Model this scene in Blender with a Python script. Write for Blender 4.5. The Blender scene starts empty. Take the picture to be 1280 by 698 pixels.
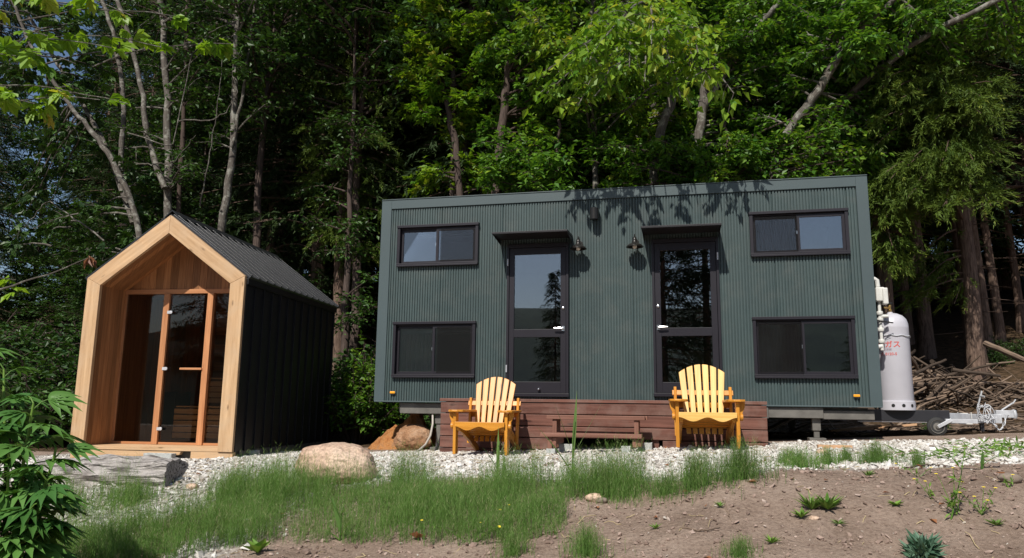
import bpy, math, random
import numpy as np
from mathutils import Vector, Matrix, noise
rng = np.random.default_rng(7); random.seed(7)
SC = bpy.context.scene; COL = SC.collection
PI = math.pi

# ------------------------------------------------------------------ camera
F, PIT, ROLL, YAW = 933.37, .1692, .0127, -.2276
CAM = np.array([3.9676, -9.2417, .5292])
_c, _s = math.cos(YAW), math.sin(YAW)
_r = np.array([_c, -_s, 0.]); _f = np.array([_s, _c, 0.]); _Z = np.array([0, 0, 1.])
CW = _f*math.cos(PIT)+_Z*math.sin(PIT); _u = -_f*math.sin(PIT)+_Z*math.cos(PIT)
CR = _r*math.cos(ROLL)+_u*math.sin(ROLL); CU = -_r*math.sin(ROLL)+_u*math.cos(ROLL)
def ray(x, y): return CW+CR*(x-640)/F-CU*(y-349)/F
def at(x, y, Y):
    d = ray(x, y); return CAM+d*(Y-CAM[1])/d[1]
def proj(P):
    d = np.asarray(P, float)-CAM; z = d@CW
    return 640+F*(d@CR)/z, 349-F*(d@CU)/z
cd = bpy.data.cameras.new('camera'); cam = bpy.data.objects.new('camera', cd); COL.objects.link(cam)
cd.sensor_width = 36; cd.lens = F/1280*36; cd.clip_start = .05; cd.clip_end = 3000
cam.matrix_world = Matrix(((CR[0], CU[0], -CW[0], CAM[0]), (CR[1], CU[1], -CW[1], CAM[1]), (CR[2], CU[2], -CW[2], CAM[2]), (0, 0, 0, 1)))
SC.camera = cam

# ------------------------------------------------------------------ mesh collector
class G:
    def __init__(s): s.v = []; s.l = []; s.n = []; s.uv = []; s.r = []; s.k = 0
    def add(s, V, Fa, uv=None, rnd=0.):
        V = np.asarray(V, float).reshape(-1, 3)
        if isinstance(Fa, np.ndarray): L = Fa.ravel(); N = np.full(len(Fa), Fa.shape[1])
        else: L = np.array([i for f in Fa for i in f]); N = np.array([len(f) for f in Fa])
        s.v.append(V); s.l.append(L+s.k); s.n.append(N); s.k += len(V)
        s.uv.append(np.zeros((len(L), 2)) if uv is None else np.asarray(uv, float).reshape(-1, 2))
        s.r.append(np.full(len(V), rnd) if np.isscalar(rnd) else np.asarray(rnd, float))
        return s
    def box(s, x0, x1, y0, y1, z0, z1, R=None, c=None, rnd=None):
        V = np.array([(x, y, z) for z in (z0, z1) for y in (y0, y1) for x in (x0, x1)], float)
        Fs = [(0, 2, 3, 1), (4, 5, 7, 6), (0, 1, 5, 4), (2, 6, 7, 3), (0, 4, 6, 2), (1, 3, 7, 5)]
        d = [abs(x1-x0), abs(y1-y0), abs(z1-z0)]; a = int(np.argmax(d)); o = [i for i in range(3) if i != a]
        off = random.random()*40; uv = []
        for f in Fs:
            for i in f: uv.append((V[i][a]+off, V[i][o[0]]+V[i][o[1]]+off))
        if R is not None:
            R = np.array(R); cc = np.array(c if c is not None else (0, 0, 0), float); V = V@R.T+cc
        return s.add(V, Fs, uv, random.random() if rnd is None else rnd)
    def beam(s, p, q, w, h, up=(0, 0, 1), rnd=None):
        p = Vector(p); q = Vector(q); d = q-p; L = d.length; d.normalize(); up = Vector(up)
        x = d.cross(up).normalized(); z = x.cross(d)
        R = np.array([[x[i], d[i], z[i]] for i in range(3)])
        return s.box(-w/2, w/2, 0, L, -h/2, h/2, R, p, rnd)
    def tube(s, pts, rad, seg=8, cap=True, rnd=None):
        P = np.asarray(pts, float); n = len(P)
        rad = np.full(n, rad) if np.isscalar(rad) else np.asarray(rad, float)
        T = np.gradient(P, axis=0); T /= np.linalg.norm(T, axis=1)[:, None]+1e-9
        ref = np.array([0, 0, 1.]) if abs(T[0][2]) < .9 else np.array([1., 0, 0]); A = []
        x = np.cross(T[0], ref); x /= np.linalg.norm(x)
        for i in range(n):
            x = x-T[i]*(x@T[i]); x /= np.linalg.norm(x)+1e-9; A.append((x, np.cross(T[i], x)))
        a = np.linspace(0, 2*PI, seg, endpoint=False)
        V = np.concatenate([P[i]+rad[i]*(np.cos(a)[:, None]*A[i][0]+np.sin(a)[:, None]*A[i][1]) for i in range(n)])
        i, j = np.meshgrid(np.arange(n-1), np.arange(seg), indexing='ij'); j2 = (j+1) % seg
        Q = np.stack([i*seg+j, (i+1)*seg+j, (i+1)*seg+j2, i*seg+j2], -1).reshape(-1, 4)
        Lc = np.concatenate([[0], np.cumsum(np.linalg.norm(np.diff(P, axis=0), axis=1))]); off = random.random()*30
        uv = np.stack([np.stack([Lc[i]+off, j/seg*.6], -1), np.stack([Lc[i+1]+off, j/seg*.6], -1), np.stack([Lc[i+1]+off, (j+1)/seg*.6], -1), np.stack([Lc[i]+off, (j+1)/seg*.6], -1)], 2).reshape(-1, 2)
        s.add(V, Q, uv, random.random() if rnd is None else rnd)
        if cap: s.add(np.concatenate([V[:seg], V[-seg:]]), [tuple(range(seg)), tuple(range(2*seg-1, seg-1, -1))])
        return s
    def lathe(s, prof, c=(0, 0, 0), seg=24, R=None):
        a = np.linspace(0, 2*PI, seg, endpoint=False); c = np.array(c, float)
        V = np.concatenate([np.stack([r*np.cos(a), r*np.sin(a), np.full(seg, z)], 1) for r, z in prof])
        if R is not None: V = V@np.array(R).T
        n = len(prof)
        Q = [(i*seg+j, i*seg+(j+1) % seg, (i+1)*seg+(j+1) % seg, (i+1)*seg+j) for i in range(n-1) for j in range(seg)]
        return s.add(V+c, Q, None, random.random())
    def prism(s, poly, y0, y1, plane='xz', rnd=None):
        n = len(poly); V = []
        for d in (y0, y1):
            for a, b in poly: V.append((a, d, b) if plane == 'xz' else (d, a, b) if plane == 'yz' else (a, b, d))
        Fs = [tuple(range(n)), tuple(range(2*n-1, n-1, -1))]+[(i, i+n, (i+1) % n+n, (i+1) % n) for i in range(n)]
        V = np.array(V); ext = np.ptp(V, axis=0); a = int(np.argmax(ext)); o = [i for i in range(3) if i != a]; off = random.random()*30
        uv = [(V[i][a]+off, V[i][o[0]]+V[i][o[1]]+off) for f in Fs for i in f]
        return s.add(V, Fs, uv, random.random() if rnd is None else rnd)
    def build(s, name, mat, parent=None, bevel=0, smooth=False, world=True, **tags):
        V = np.concatenate(s.v); L = np.concatenate(s.l).astype(np.int32); N = np.concatenate(s.n).astype(np.int32)
        if parent is not None and world:
            M = np.array(ROOT[parent.name]); V = V@M[:3, :3].T+M[:3, 3]
        me = bpy.data.meshes.new(name); me.vertices.add(len(V)); me.vertices.foreach_set('co', V.astype(np.float32).ravel())
        me.loops.add(len(L)); me.loops.foreach_set('vertex_index', L)
        me.polygons.add(len(N)); st = np.zeros(len(N), np.int32); st[1:] = np.cumsum(N)[:-1]
        me.polygons.foreach_set('loop_start', st); me.update(calc_edges=True)
        u = me.uv_layers.new(name='UVMap'); u.data.foreach_set('uv', np.concatenate(s.uv).astype(np.float32).ravel())
        at_ = me.attributes.new('rnd', 'FLOAT', 'POINT'); at_.data.foreach_set('value', np.concatenate(s.r).astype(np.float32))
        me.polygons.foreach_set('use_smooth', np.full(len(N), bool(smooth))); me.validate()
        if smooth == 'auto':
            try: me.set_sharp_from_angle(angle=.6)
            except Exception: pass
        me.materials.append(mat); o = bpy.data.objects.new(name, me); COL.objects.link(o)
        if parent is not None: o.parent = parent; ROOT[o.name] = ROOT[parent.name]
        else: ROOT[o.name] = Matrix.Identity(4)
        if bevel:
            b = o.modifiers.new('bevel', 'BEVEL'); b.width = bevel; b.segments = 2; b.limit_method = 'ANGLE'; b.harden_normals = False
        tag(o, **tags); return o
ROOT = {}
def tag(o, label=None, cat=None, group=None, kind=None):
    if label: o['label'] = label
    if cat: o['category'] = cat
    if group: o['group'] = group
    if kind: o['kind'] = kind
    return o
def thing(name, label, cat, loc=(0, 0, 0), rz=0., group=None):
    o = bpy.data.objects.new(name, None); COL.objects.link(o); o.empty_display_size = .2
    o.location = loc; o.rotation_euler = (0, 0, rz)
    ROOT[o.name] = (Matrix.Translation(Vector(loc)) @ Matrix.Rotation(rz, 4, 'Z')).inverted()
    return tag(o, label, cat, group)
def dup(o, loc=None, rz=None, sc=None, parent=None, label=None, group=None):
    c = o.copy(); COL.objects.link(c)
    if parent is not None: c.parent = parent
    if loc is not None: c.location = loc
    if rz is not None: c.rotation_euler = (0, 0, rz)
    if sc is not None: c.scale = (sc, sc, sc) if np.isscalar(sc) else sc
    if label: c['label'] = label
    if group: c['group'] = group
    for ch in list(o.children): dup(ch, parent=c)
    return c
def rot(ax, a): return np.array(Matrix.Rotation(a, 3, ax))

# ------------------------------------------------------------------ materials
def mat(name):
    m = bpy.data.materials.new(name); m.use_nodes = True; nt = m.node_tree
    return m, nt, nt.nodes['Principled BSDF'], nt.nodes['Material Output']
def nn(nt, t, **k):
    n = nt.nodes.new(t)
    for a, b in k.items():
        if a in n.inputs: n.inputs[a].default_value = b
        else: setattr(n, a, b)
    return n
def ramp(nt, fac, stops):
    r = nt.nodes.new('ShaderNodeValToRGB'); e = r.color_ramp.elements
    while len(e) < len(stops): e.new(.5)
    for i, (p, c) in enumerate(stops): e[i].position = p; e[i].color = (*c, 1) if len(c) == 3 else c
    nt.links.new(fac, r.inputs[0]); return r
def mixc(nt, f, a, b, mode='MIX'):
    m = nt.nodes.new('ShaderNodeMix'); m.data_type = 'RGBA'; m.blend_type = mode
    for s, i in ((f, 0), (a, 6), (b, 7)):
        if hasattr(s, 'links'): nt.links.new(s, m.inputs[i])
        else: m.inputs[i].default_value = s if i == 0 else (*s, 1)
    return m.outputs[2]
def bump(nt, b, h, dist, st=1.):
    n = nn(nt, 'ShaderNodeBump', Distance=dist, Strength=st); nt.links.new(h, n.inputs['Height']); nt.links.new(n.outputs[0], b.inputs['Normal']); return n
def coords(nt, kind='Object', scale=(1, 1, 1)):
    t = nt.nodes.new('ShaderNodeTexCoord'); m = nt.nodes.new('ShaderNodeMapping'); m.inputs['Scale'].default_value = scale
    nt.links.new(t.outputs[kind], m.inputs[0]); return m.outputs[0]
def noise_(nt, vec, scale, detail=4, rough=.55, dist=0.):
    n = nn(nt, 'ShaderNodeTexNoise', Scale=scale, Detail=detail, Roughness=rough, Distortion=dist)
    nt.links.new(vec, n.inputs['Vector']); return n.outputs['Fac']
def simple(name, col, rough=.5, metal=0., spec=.5, var=.12, nscale=8, bmp=0.):
    m, nt, b, o = mat(name); v = coords(nt)
    n = noise_(nt, v, nscale, 5)
    c = ramp(nt, n, [(.3, [x*(1-var) for x in col]), (.7, [min(1, x*(1+var)) for x in col])])
    nt.links.new(c.outputs[0], b.inputs['Base Color']); b.inputs['Roughness'].default_value = rough
    b.inputs['Metallic'].default_value = metal; b.inputs['Specular IOR Level'].default_value = spec
    if bmp: bump(nt, b, noise_(nt, v, nscale*6, 3), bmp)
    return m
def wood(name, dark, light, plank=.25, rough=.6, knots=False, gl=(1.2, 22), weather=None, bmp=.0015, st=(.3, .68)):
    m, nt, b, o = mat(name); v = coords(nt, 'UV', (gl[0], gl[1], 1)); v2 = coords(nt, 'UV', (1, 1, 1))
    n = noise_(nt, v, 1.6, 6, .6, .35); a = nn(nt, 'ShaderNodeAttribute', attribute_name='rnd')
    c = ramp(nt, n, [(st[0], dark), (st[1], light)]).outputs[0]
    ml = nn(nt, 'ShaderNodeMapRange'); ml.inputs['To Min'].default_value = 1-plank; ml.inputs['To Max'].default_value = 1+plank
    nt.links.new(a.outputs['Fac'], ml.inputs[0])
    hs = nn(nt, 'ShaderNodeHueSaturation'); nt.links.new(c, hs.inputs['Color']); nt.links.new(ml.outputs[0], hs.inputs['Value']); c = hs.outputs[0]
    if knots:
        vo = nn(nt, 'ShaderNodeTexVoronoi', Scale=1.0); vm = coords(nt, 'UV', (3.2, 9, 1)); nt.links.new(vm, vo.inputs['Vector'])
        r = ramp(nt, vo.outputs['Distance'], [(.04, (.0, .0, .0)), (.16, (1, 1, 1))]); c = mixc(nt, r.outputs[0], [x*.45 for x in dark], c)
    if weather:
        w = ramp(nt, noise_(nt, v2, 3.5, 6, .65), [(.45, (0, 0, 0)), (.7, (1, 1, 1))]); c = mixc(nt, w.outputs[0], c, weather)
    nt.links.new(c, b.inputs['Base Color']); b.inputs['Roughness'].default_value = rough
    b.inputs['Specular IOR Level'].default_value = .3
    bump(nt, b, noise_(nt, v, 4, 4), bmp); return m
def leafmat(name, c1, c2, c3=None, trans=.35, rough=.45, spec=.35):
    m, nt, b, o = mat(name); a = nn(nt, 'ShaderNodeAttribute', attribute_name='rnd')
    oi = nn(nt, 'ShaderNodeObjectInfo')
    stops = [(0, c1), (.75, c2)]+([(1., c3)] if c3 else [])
    c = ramp(nt, a.outputs['Fac'], stops).outputs[0]
    ml = nn(nt, 'ShaderNodeMapRange'); ml.inputs['To Min'].default_value = .85; ml.inputs['To Max'].default_value = 1.15; nt.links.new(oi.outputs['Random'], ml.inputs[0])
    hs = nn(nt, 'ShaderNodeHueSaturation'); nt.links.new(c, hs.inputs['Color']); nt.links.new(ml.outputs[0], hs.inputs['Value']); c = hs.outputs[0]
    nt.links.new(c, b.inputs['Base Color']); b.inputs['Roughness'].default_value = rough; b.inputs['Specular IOR Level'].default_value = spec
    t = nn(nt, 'ShaderNodeBsdfTranslucent'); tc = mixc(nt, 1., c, (1.15, 1.1, .5), 'MULTIPLY'); nt.links.new(tc, t.inputs['Color'])
    mx = nn(nt, 'ShaderNodeMixShader', Fac=trans); nt.links.new(b.outputs[0], mx.inputs[1]); nt.links.new(t.outputs[0], mx.inputs[2]); nt.links.new(mx.outputs[0], o.inputs[0])
    return m
def barkmat(name, c1, c2, lichen=None, ridge=.012):
    m, nt, b, o = mat(name); v = coords(nt, 'UV', (3, 34, 1)); w = coords(nt, 'UV', (1, 1, 1)); w3 = coords(nt)
    n = noise_(nt, v, 1.5, 6, .65, .4); c = ramp(nt, n, [(.35, c1), (.65, c2)]).outputs[0]
    if lichen:
        l = ramp(nt, noise_(nt, w3, 7, 5, .7), [(.5, (0, 0, 0)), (.6, (1, 1, 1))]); c = mixc(nt, l.outputs[0], c, lichen)
    nt.links.new(c, b.inputs['Base Color']); b.inputs['Roughness'].default_value = .9; b.inputs['Specular IOR Level'].default_value = .15
    bump(nt, b, n, ridge); return m
M = {}
M['steel_green'] = simple('green_grey_steel', (.046, .071, .071), .48, 0, .4, .12, 1.2)
m, nt, b, o = mat('green_grey_steel'); v = coords(nt, 'Object', (1.3, 1.3, .22)); v2 = coords(nt)
c = ramp(nt, noise_(nt, v, 2.2, 5, .6), [(.3, (.040, .062, .062)), (.7, (.054, .081, .080))]).outputs[0]
ds = ramp(nt, noise_(nt, v2, 3.5, 8, .7), [(.48, (0, 0, 0)), (.8, (.35, .35, .35))]); c = mixc(nt, ds.outputs[0], c, (.13, .13, .115))
nt.links.new(c, b.inputs['Base Color']); nt.links.new(ramp(nt, noise_(nt, v2, 5, 6), [(.3, (.4, .4, .4)), (.7, (.6, .6, .6))]).outputs[0], b.inputs['Roughness']); b.inputs['Specular IOR Level'].default_value = .4
bump(nt, b, noise_(nt, v2, 1.1, 2), .006); M['steel_green'] = m
M['steel_trim'] = simple('green_grey_trim', (.057, .081, .085), .5, 0, .45, .06, 1.5)
M['frame'] = simple('dark_frame', (.012, .010, .015), .45, 0, .4, .1, 5)
M['canopy'] = simple('canopy_steel', (.014, .012, .014), .45, 0, .4)
M['blacksteel'] = simple('black_steel', (.011, .011, .0125), .42, 0, .45, .15, 3)
M['blackroof'] = simple('black_roof', (.022, .023, .026), .36, 0, .5, .15, 3)
M['lampmetal'] = simple('lamp_metal', (.02, .018, .016), .35, .3, .5)
M['chrome'] = simple('chrome', (.75, .75, .75), .25, 1.)
M['galv'] = simple('galvanised', (.52, .53, .55), .5, .25, .5, .18, 14)
M['galvdull'] = simple('galvanised_dull', (.145, .135, .12), .7, .15, .4, .25, 6)
M['blackpaint'] = simple('black_paint', (.018, .018, .022), .5)
M['whiteplastic'] = simple('white_plastic', (.62, .61, .57), .45)
M['tank'] = simple('tank_paint', (.50, .49, .53), .38, 0, .5, .05, 3)
M['brass'] = simple('brass', (.5, .33, .12), .35, .9)
M['rubber'] = simple('rubber', (.02, .02, .02), .7)
M['amber'] = simple('amber', (.85, .36, .02), .3)
M['red'] = simple('red_paint', (.62, .08, .06), .5)
M['redfaint'] = simple('grey_paint', (.35, .28, .33), .5)
M['straw'] = simple('dry_straw', (.42, .33, .18), .8)
M['dark'] = simple('dark_paint', (.01, .01, .01), .8)
M['interior'] = simple('interior_ply', (.34, .26, .17), .7)
M['interiorgrey'] = simple('interior_grey', (.12, .12, .13), .8)
M['bulb'] = simple('frosted_bulb', (.7, .68, .6), .3)
M['hose'] = simple('hose', (.42, .38, .33), .6)
M['blackhose'] = simple('black_hose', (.015, .015, .016), .5)
M['concrete'] = simple('concrete', (.42, .43, .41), .9, 0, .2, .2, 30, .002)
M['lightwood'] = wood('larch_fascia', (.42, .25, .125), (.66, .44, .25), .12, .6, gl=(.8, 12), knots=True, weather=(.52, .36, .22))
M['cedar'] = wood('cedar_lining', (.24, .10, .036), (.42, .195, .08), .36, .55)
M['doorwood'] = wood('door_post_wood', (.40, .165, .07), (.56, .265, .12), .08, .5)
M['bench'] = wood('sauna_bench', (.55, .30, .12), (.72, .43, .20), .1, .6)
M['deck'] = wood('stained_deck', (.072, .028, .019), (.18, .078, .056), .25, .6, knots=True, gl=(1.0, 18), weather=(.20, .12, .095))
M['table'] = wood('stained_bench', (.15, .065, .042), (.29, .14, .10), .15, .6, gl=(1, 18))
M['chair'] = wood('honey_pine', (.45, .175, .018), (.70, .31, .042), .10, .38, knots=True, gl=(1, 16), bmp=.0006)
M['chairpale'] = wood('pale_pine', (.60, .33, .075), (.84, .52, .17), .08, .38, gl=(1, 16), bmp=.0006)
M['weathered'] = wood('weathered_wood', (.045, .038, .034), (.50, .46, .43), .1, .9, gl=(2.2, 26), bmp=.03, st=(.38, .5), weather=(.20, .175, .155))
M['sticks'] = wood('dead_branches', (.05, .034, .024), (.23, .165, .12), .65, .9, gl=(2, 12))
M['plank'] = wood('rough_plank', (.45, .25, .13), (.62, .38, .22), .2, .7)
M['bark_grey'] = barkmat('grey_bark', (.065, .056, .048), (.16, .14, .12), (.26, .25, .215))
M['bark_dark'] = barkmat('dark_bark', (.045, .033, .028), (.13, .095, .08))
M['bark_cedar'] = barkmat('cedar_bark', (.085, .055, .042), (.24, .165, .125), None, .02)
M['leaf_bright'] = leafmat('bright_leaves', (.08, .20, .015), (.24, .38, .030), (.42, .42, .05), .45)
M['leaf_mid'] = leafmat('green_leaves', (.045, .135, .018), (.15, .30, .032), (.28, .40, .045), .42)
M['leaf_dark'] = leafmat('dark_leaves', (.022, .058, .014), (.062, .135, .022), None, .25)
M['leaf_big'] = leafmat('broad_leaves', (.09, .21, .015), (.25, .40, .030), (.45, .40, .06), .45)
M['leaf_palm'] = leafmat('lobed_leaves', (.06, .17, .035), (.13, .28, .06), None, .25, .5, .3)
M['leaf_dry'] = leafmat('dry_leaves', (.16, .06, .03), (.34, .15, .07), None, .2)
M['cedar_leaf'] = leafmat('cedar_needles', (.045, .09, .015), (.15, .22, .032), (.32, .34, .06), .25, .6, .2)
M['cedar_shaded'] = leafmat('cedar_shaded_needles', (.016, .034, .012), (.042, .068, .02), None, .15, .7, .15)  # darker copy of the cedar needles, woodland shade put into the colour
M['grass'] = leafmat('horsetail_green', (.070, .165, .034), (.175, .305, .075), (.42, .40, .23), .40, .6, .2)
M['weed'] = leafmat('weed_green', (.09, .20, .03), (.20, .34, .06), None, .3)
M['bluegreen'] = leafmat('blue_green_leaf', (.05, .12, .07), (.12, .21, .14), None, .2)
M['reed'] = leafmat('reed_leaf', (.07, .16, .03), (.18, .30, .08), None, .35, .4, .5)
M['yellow'] = simple('yellow_petal', (.8, .62, .03), .6)
def screenmat():
    m, nt, b, o = mat('fly_screen'); b.inputs['Base Color'].default_value = (.014, .013, .013, 1); b.inputs['Specular IOR Level'].default_value = .1; b.inputs['Roughness'].default_value = .8
    t = nn(nt, 'ShaderNodeBsdfTransparent'); mx = nn(nt, 'ShaderNodeMixShader', Fac=.28); nt.links.new(t.outputs[0], mx.inputs[1]); nt.links.new(b.outputs[0], mx.inputs[2]); nt.links.new(mx.outputs[0], o.inputs[0]); return m
M['screen'] = screenmat()
def glass(name, f0=2.2, tint=(.5, .52, .55)):
    m, nt, b, o = mat(name); nt.nodes.remove(b)
    fr = nn(nt, 'ShaderNodeFresnel', IOR=f0); g = nn(nt, 'ShaderNodeBsdfGlossy', Roughness=.004); g.inputs['Color'].default_value = (.93, .96, 1, 1)
    v = coords(nt); bp = nn(nt, 'ShaderNodeBump', Distance=.004, Strength=.06); nt.links.new(noise_(nt, v, 1.6, 1), bp.inputs['Height']); nt.links.new(bp.outputs[0], g.inputs['Normal'])
    t = nn(nt, 'ShaderNodeBsdfTransparent'); t.inputs[0].default_value = (*tint, 1)
    mx = nn(nt, 'ShaderNodeMixShader'); nt.links.new(fr.outputs[0], mx.inputs[0]); nt.links.new(t.outputs[0], mx.inputs[1]); nt.links.new(g.outputs[0], mx.inputs[2]); nt.links.new(mx.outputs[0], o.inputs[0])
    return m
M['glass'] = glass('window_glass', 2.45, (.78, .79, .80)); M['saunaglass'] = glass('tinted_glass', 1.42, (.86, .80, .72))
M['curtain'] = simple('curtain', (.72, .64, .58), .9, 0, .1, .2, 3)
def rockmat(name, c1, c2, c3, sc=4, bm=.02):
    m, nt, b, o = mat(name); v = coords(nt)
    c = ramp(nt, noise_(nt, v, sc, 8, .6), [(.34, c1), (.5, c2), (.62, c3)]).outputs[0]
    sp = ramp(nt, noise_(nt, v, sc*14, 4, .6), [(.3, (.6, .6, .6)), (.6, (1.1, 1.1, 1.1))]); c = mixc(nt, 1., c, sp.outputs[0], 'MULTIPLY')
    nt.links.new(c, b.inputs['Base Color']); b.inputs['Roughness'].default_value = .9; b.inputs['Specular IOR Level'].default_value = .2
    bump(nt, b, noise_(nt, v, sc*5, 8, .65), bm); return m
M['boulder'] = rockmat('tan_boulder', (.36, .23, .165), (.55, .39, .285), (.64, .48, .36), 3.4, .014)
M['redrock'] = rockmat('soil_covered_rock', (.24, .12, .06), (.36, .20, .11), (.42, .27, .17), 5, .02)
M['soil'] = rockmat('orange_soil', (.42, .16, .05), (.58, .26, .09), (.46, .24, .12), 9, .05)
M['stone_rnd'] = None
m, nt, b, o = mat('gravel_stone'); a = nn(nt, 'ShaderNodeAttribute', attribute_name='rnd')
c = ramp(nt, a.outputs['Fac'], [(0, (.24, .19, .15)), (.14, (.44, .40, .35)), (.6, (.62, .585, .53)), (1, (.76, .74, .70))]).outputs[0]
n = noise_(nt, coords(nt), 60, 3); c = mixc(nt, 1., c, ramp(nt, n, [(.3, (.8, .8, .8)), (.7, (1.05, 1.05, 1.05))]).outputs[0], 'MULTIPLY')
nt.links.new(c, b.inputs['Base Color']); b.inputs['Roughness'].default_value = .85; b.inputs['Specular IOR Level'].default_value = .25; M['gstone'] = m
m, nt, b, o = mat('clod'); a = nn(nt, 'ShaderNodeAttribute', attribute_name='rnd')
c = ramp(nt, a.outputs['Fac'], [(0, (.17, .12, .095)), (.8, (.34, .25, .205)), (.97, (.40, .31, .26)), (1, (.5, .46, .4))]).outputs[0]
nt.links.new(c, b.inputs['Base Color']); b.inputs['Roughness'].default_value = .95; b.inputs['Specular IOR Level'].default_value = .1; M['clod'] = m

# ------------------------------------------------------------------ terrain
def sm(a, b, x): t = np.clip((x-a)/(b-a), 0, 1); return t*t*(3-2*t)
def vnoise(x, y, sc, seed=0):
    x = np.asarray(x)*sc+seed*17.3; y = np.asarray(y)*sc+seed*9.1
    xi = np.floor(x).astype(np.int64); yi = np.floor(y).astype(np.int64); fx = x-xi; fy = y-yi; fx = fx*fx*(3-2*fx); fy = fy*fy*(3-2*fy)
    def h(a, b_):
        n = (a*374761393+b_*668265263+seed*1274126177) & 0xffffffff; n = ((n ^ (n >> 13))*1274126177) & 0xffffffff
        return ((n ^ (n >> 16)) & 0xffff)/65535.
    return (h(xi, yi)*(1-fx)+h(xi+1, yi)*fx)*(1-fy)+(h(xi, yi+1)*(1-fx)+h(xi+1, yi+1)*fx)*fy
def fbm(x, y, sc, o=4, seed=0): return sum(vnoise(x, y, sc*2**i, seed+i)*.5**i for i in range(o))/sum(.5**i for i in range(o))
def edge_y(x): return -4.35-.35*sm(2.2, 3.8, x)+.32*sm(3.9, 5.0, x)+.22*(fbm(x, 0*x, .8, 3, 5)-.5)
PG = (.30, -4.55)   # gravel tongue between the log and the horsetail
def gravel_mask(x, y):
    e = edge_y(x)+.35*(fbm(x, y, 1.6, 3, 2)-.5)
    g = sm(-.12, .12, y-e)*(1-sm(-.05, .35, y-(-.55+.9*sm(-.5, .8, -x)+.3*(fbm(x, y, 1.2, 2, 8)-.5)+0*sm(5, 6, x))))
    g = g*sm(-5.5, -4.5, x)*(1-sm(9.5, 12, x))
    p = .8*sm(.58, .66, fbm(x, y, 1.1, 3, 11))*sm(-6.0, -5.6, y)*(1-sm(-4.4, -4.1, y))*(1-sm(1.2, 1.8, x))  # stony patches left
    q = .95*sm(1.1, .6, np.hypot((x-PG[0])/.75, (y-PG[1])/.75)+.5*(fbm(x, y, 3., 3, 41)-.5))
    return np.maximum(np.maximum(g, p), q)
def tz(x, y, fine=True):
    x = np.asarray(x, float); y = np.asarray(y, float)
    z = -.13+.046*np.clip(x+1.5, -3, 9.5)
    e = edge_y(x); z = z-.21*np.clip(e-y, 0, 6)-.03*sm(0, .5, e-y)
    z = z+.145*sm(3.5, 4.9, x)*np.exp(-((y+4.95)/.50)**2)
    z = z+.24*np.clip(y-3.2, 0, 45)*sm(-30, -5, -np.abs(x-3)+40)
    z = z+.5*sm(9, 14, x)*sm(1, 6, y)
    z = z+40*sm(-130, -330, y)*(.6+.8*vnoise(x, y*0, .009, 3))
    z = z+.05*(fbm(x, y, .7, 3, 1)-.5)
    if fine:
        nr = (np.abs(x-3) < 16)*(y < 5)
        d = 1-gravel_mask(x, y); z = z+nr*d*(y < -2)*(.07*(fbm(x, y, 3.2, 4, 21)-.5)+.03*(np.abs(vnoise(x, y, 13, 25)-.5)))
    return z
def gpt(px, py, zoff=0):
    d = ray(px, py); t = np.linspace(1.5, 40, 1500); P = CAM+t[:, None]*d
    h = P[:, 2]-tz(P[:, 0], P[:, 1])-zoff; i = int(np.argmax(h < 0)); return P[i] if h.min() < 0 else P[-1]
def lines():
    xs = np.concatenate([-np.geomspace(900, 7, 40), np.arange(-6.9, 13, .045), np.geomspace(13.1, 900, 40)])
    ys = np.concatenate([-np.geomspace(900, 9.8, 45), np.arange(-9.7, 4.5, .045), np.arange(4.6, 14, .4), np.geomspace(14.5, 900, 30)])
    return xs, ys
xs, ys = lines(); X, Y = np.meshgrid(xs, ys); Z = tz(X, Y); nx, ny = len(xs), len(ys)
i, j = np.meshgrid(np.arange(ny-1), np.arange(nx-1), indexing='ij')
Q = np.stack([i*nx+j, i*nx+j+1, (i+1)*nx+j+1, (i+1)*nx+j], -1).reshape(-1, 4)
m, nt, b, o = mat('ground'); v = coords(nt)
at1 = nn(nt, 'ShaderNodeAttribute', attribute_name='rnd')
dirt = ramp(nt, noise_(nt, v, 2.2, 8, .62), [(.3, (.24, .172, .13)), (.5, (.335, .25, .195)), (.7, (.41, .315, .25))]).outputs[0]
spk = ramp(nt, noise_(nt, v, 55, 5, .7), [(.3, (.65, .62, .6)), (.55, (1, 1, 1)), (.8, (1.2, 1.2, 1.2))]).outputs[0]
dirt = mixc(nt, 1., dirt, spk, 'MULTIPLY')
litter = ramp(nt, noise_(nt, v, 9, 7, .7), [(.35, (.035, .026, .014)), (.5, (.08, .052, .03)), (.65, (.15, .095, .06))]).outputs[0]
vo = nn(nt, 'ShaderNodeTexVoronoi', Scale=34.); nt.links.new(v, vo.inputs['Vector'])
gr = ramp(nt, vo.outputs['Distance'], [(.0, (.60, .57, .52)), (.5, (.45, .42, .38)), (.8, (.16, .13, .11))]).outputs[0]
gm = ramp(nt, at1.outputs['Fac'], [(.1, (0, 0, 0)), (.5, (1, 1, 1))]); fm = ramp(nt, at1.outputs['Fac'], [(.0, (1, 1, 1)), (.05, (0, 0, 0))])
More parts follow.
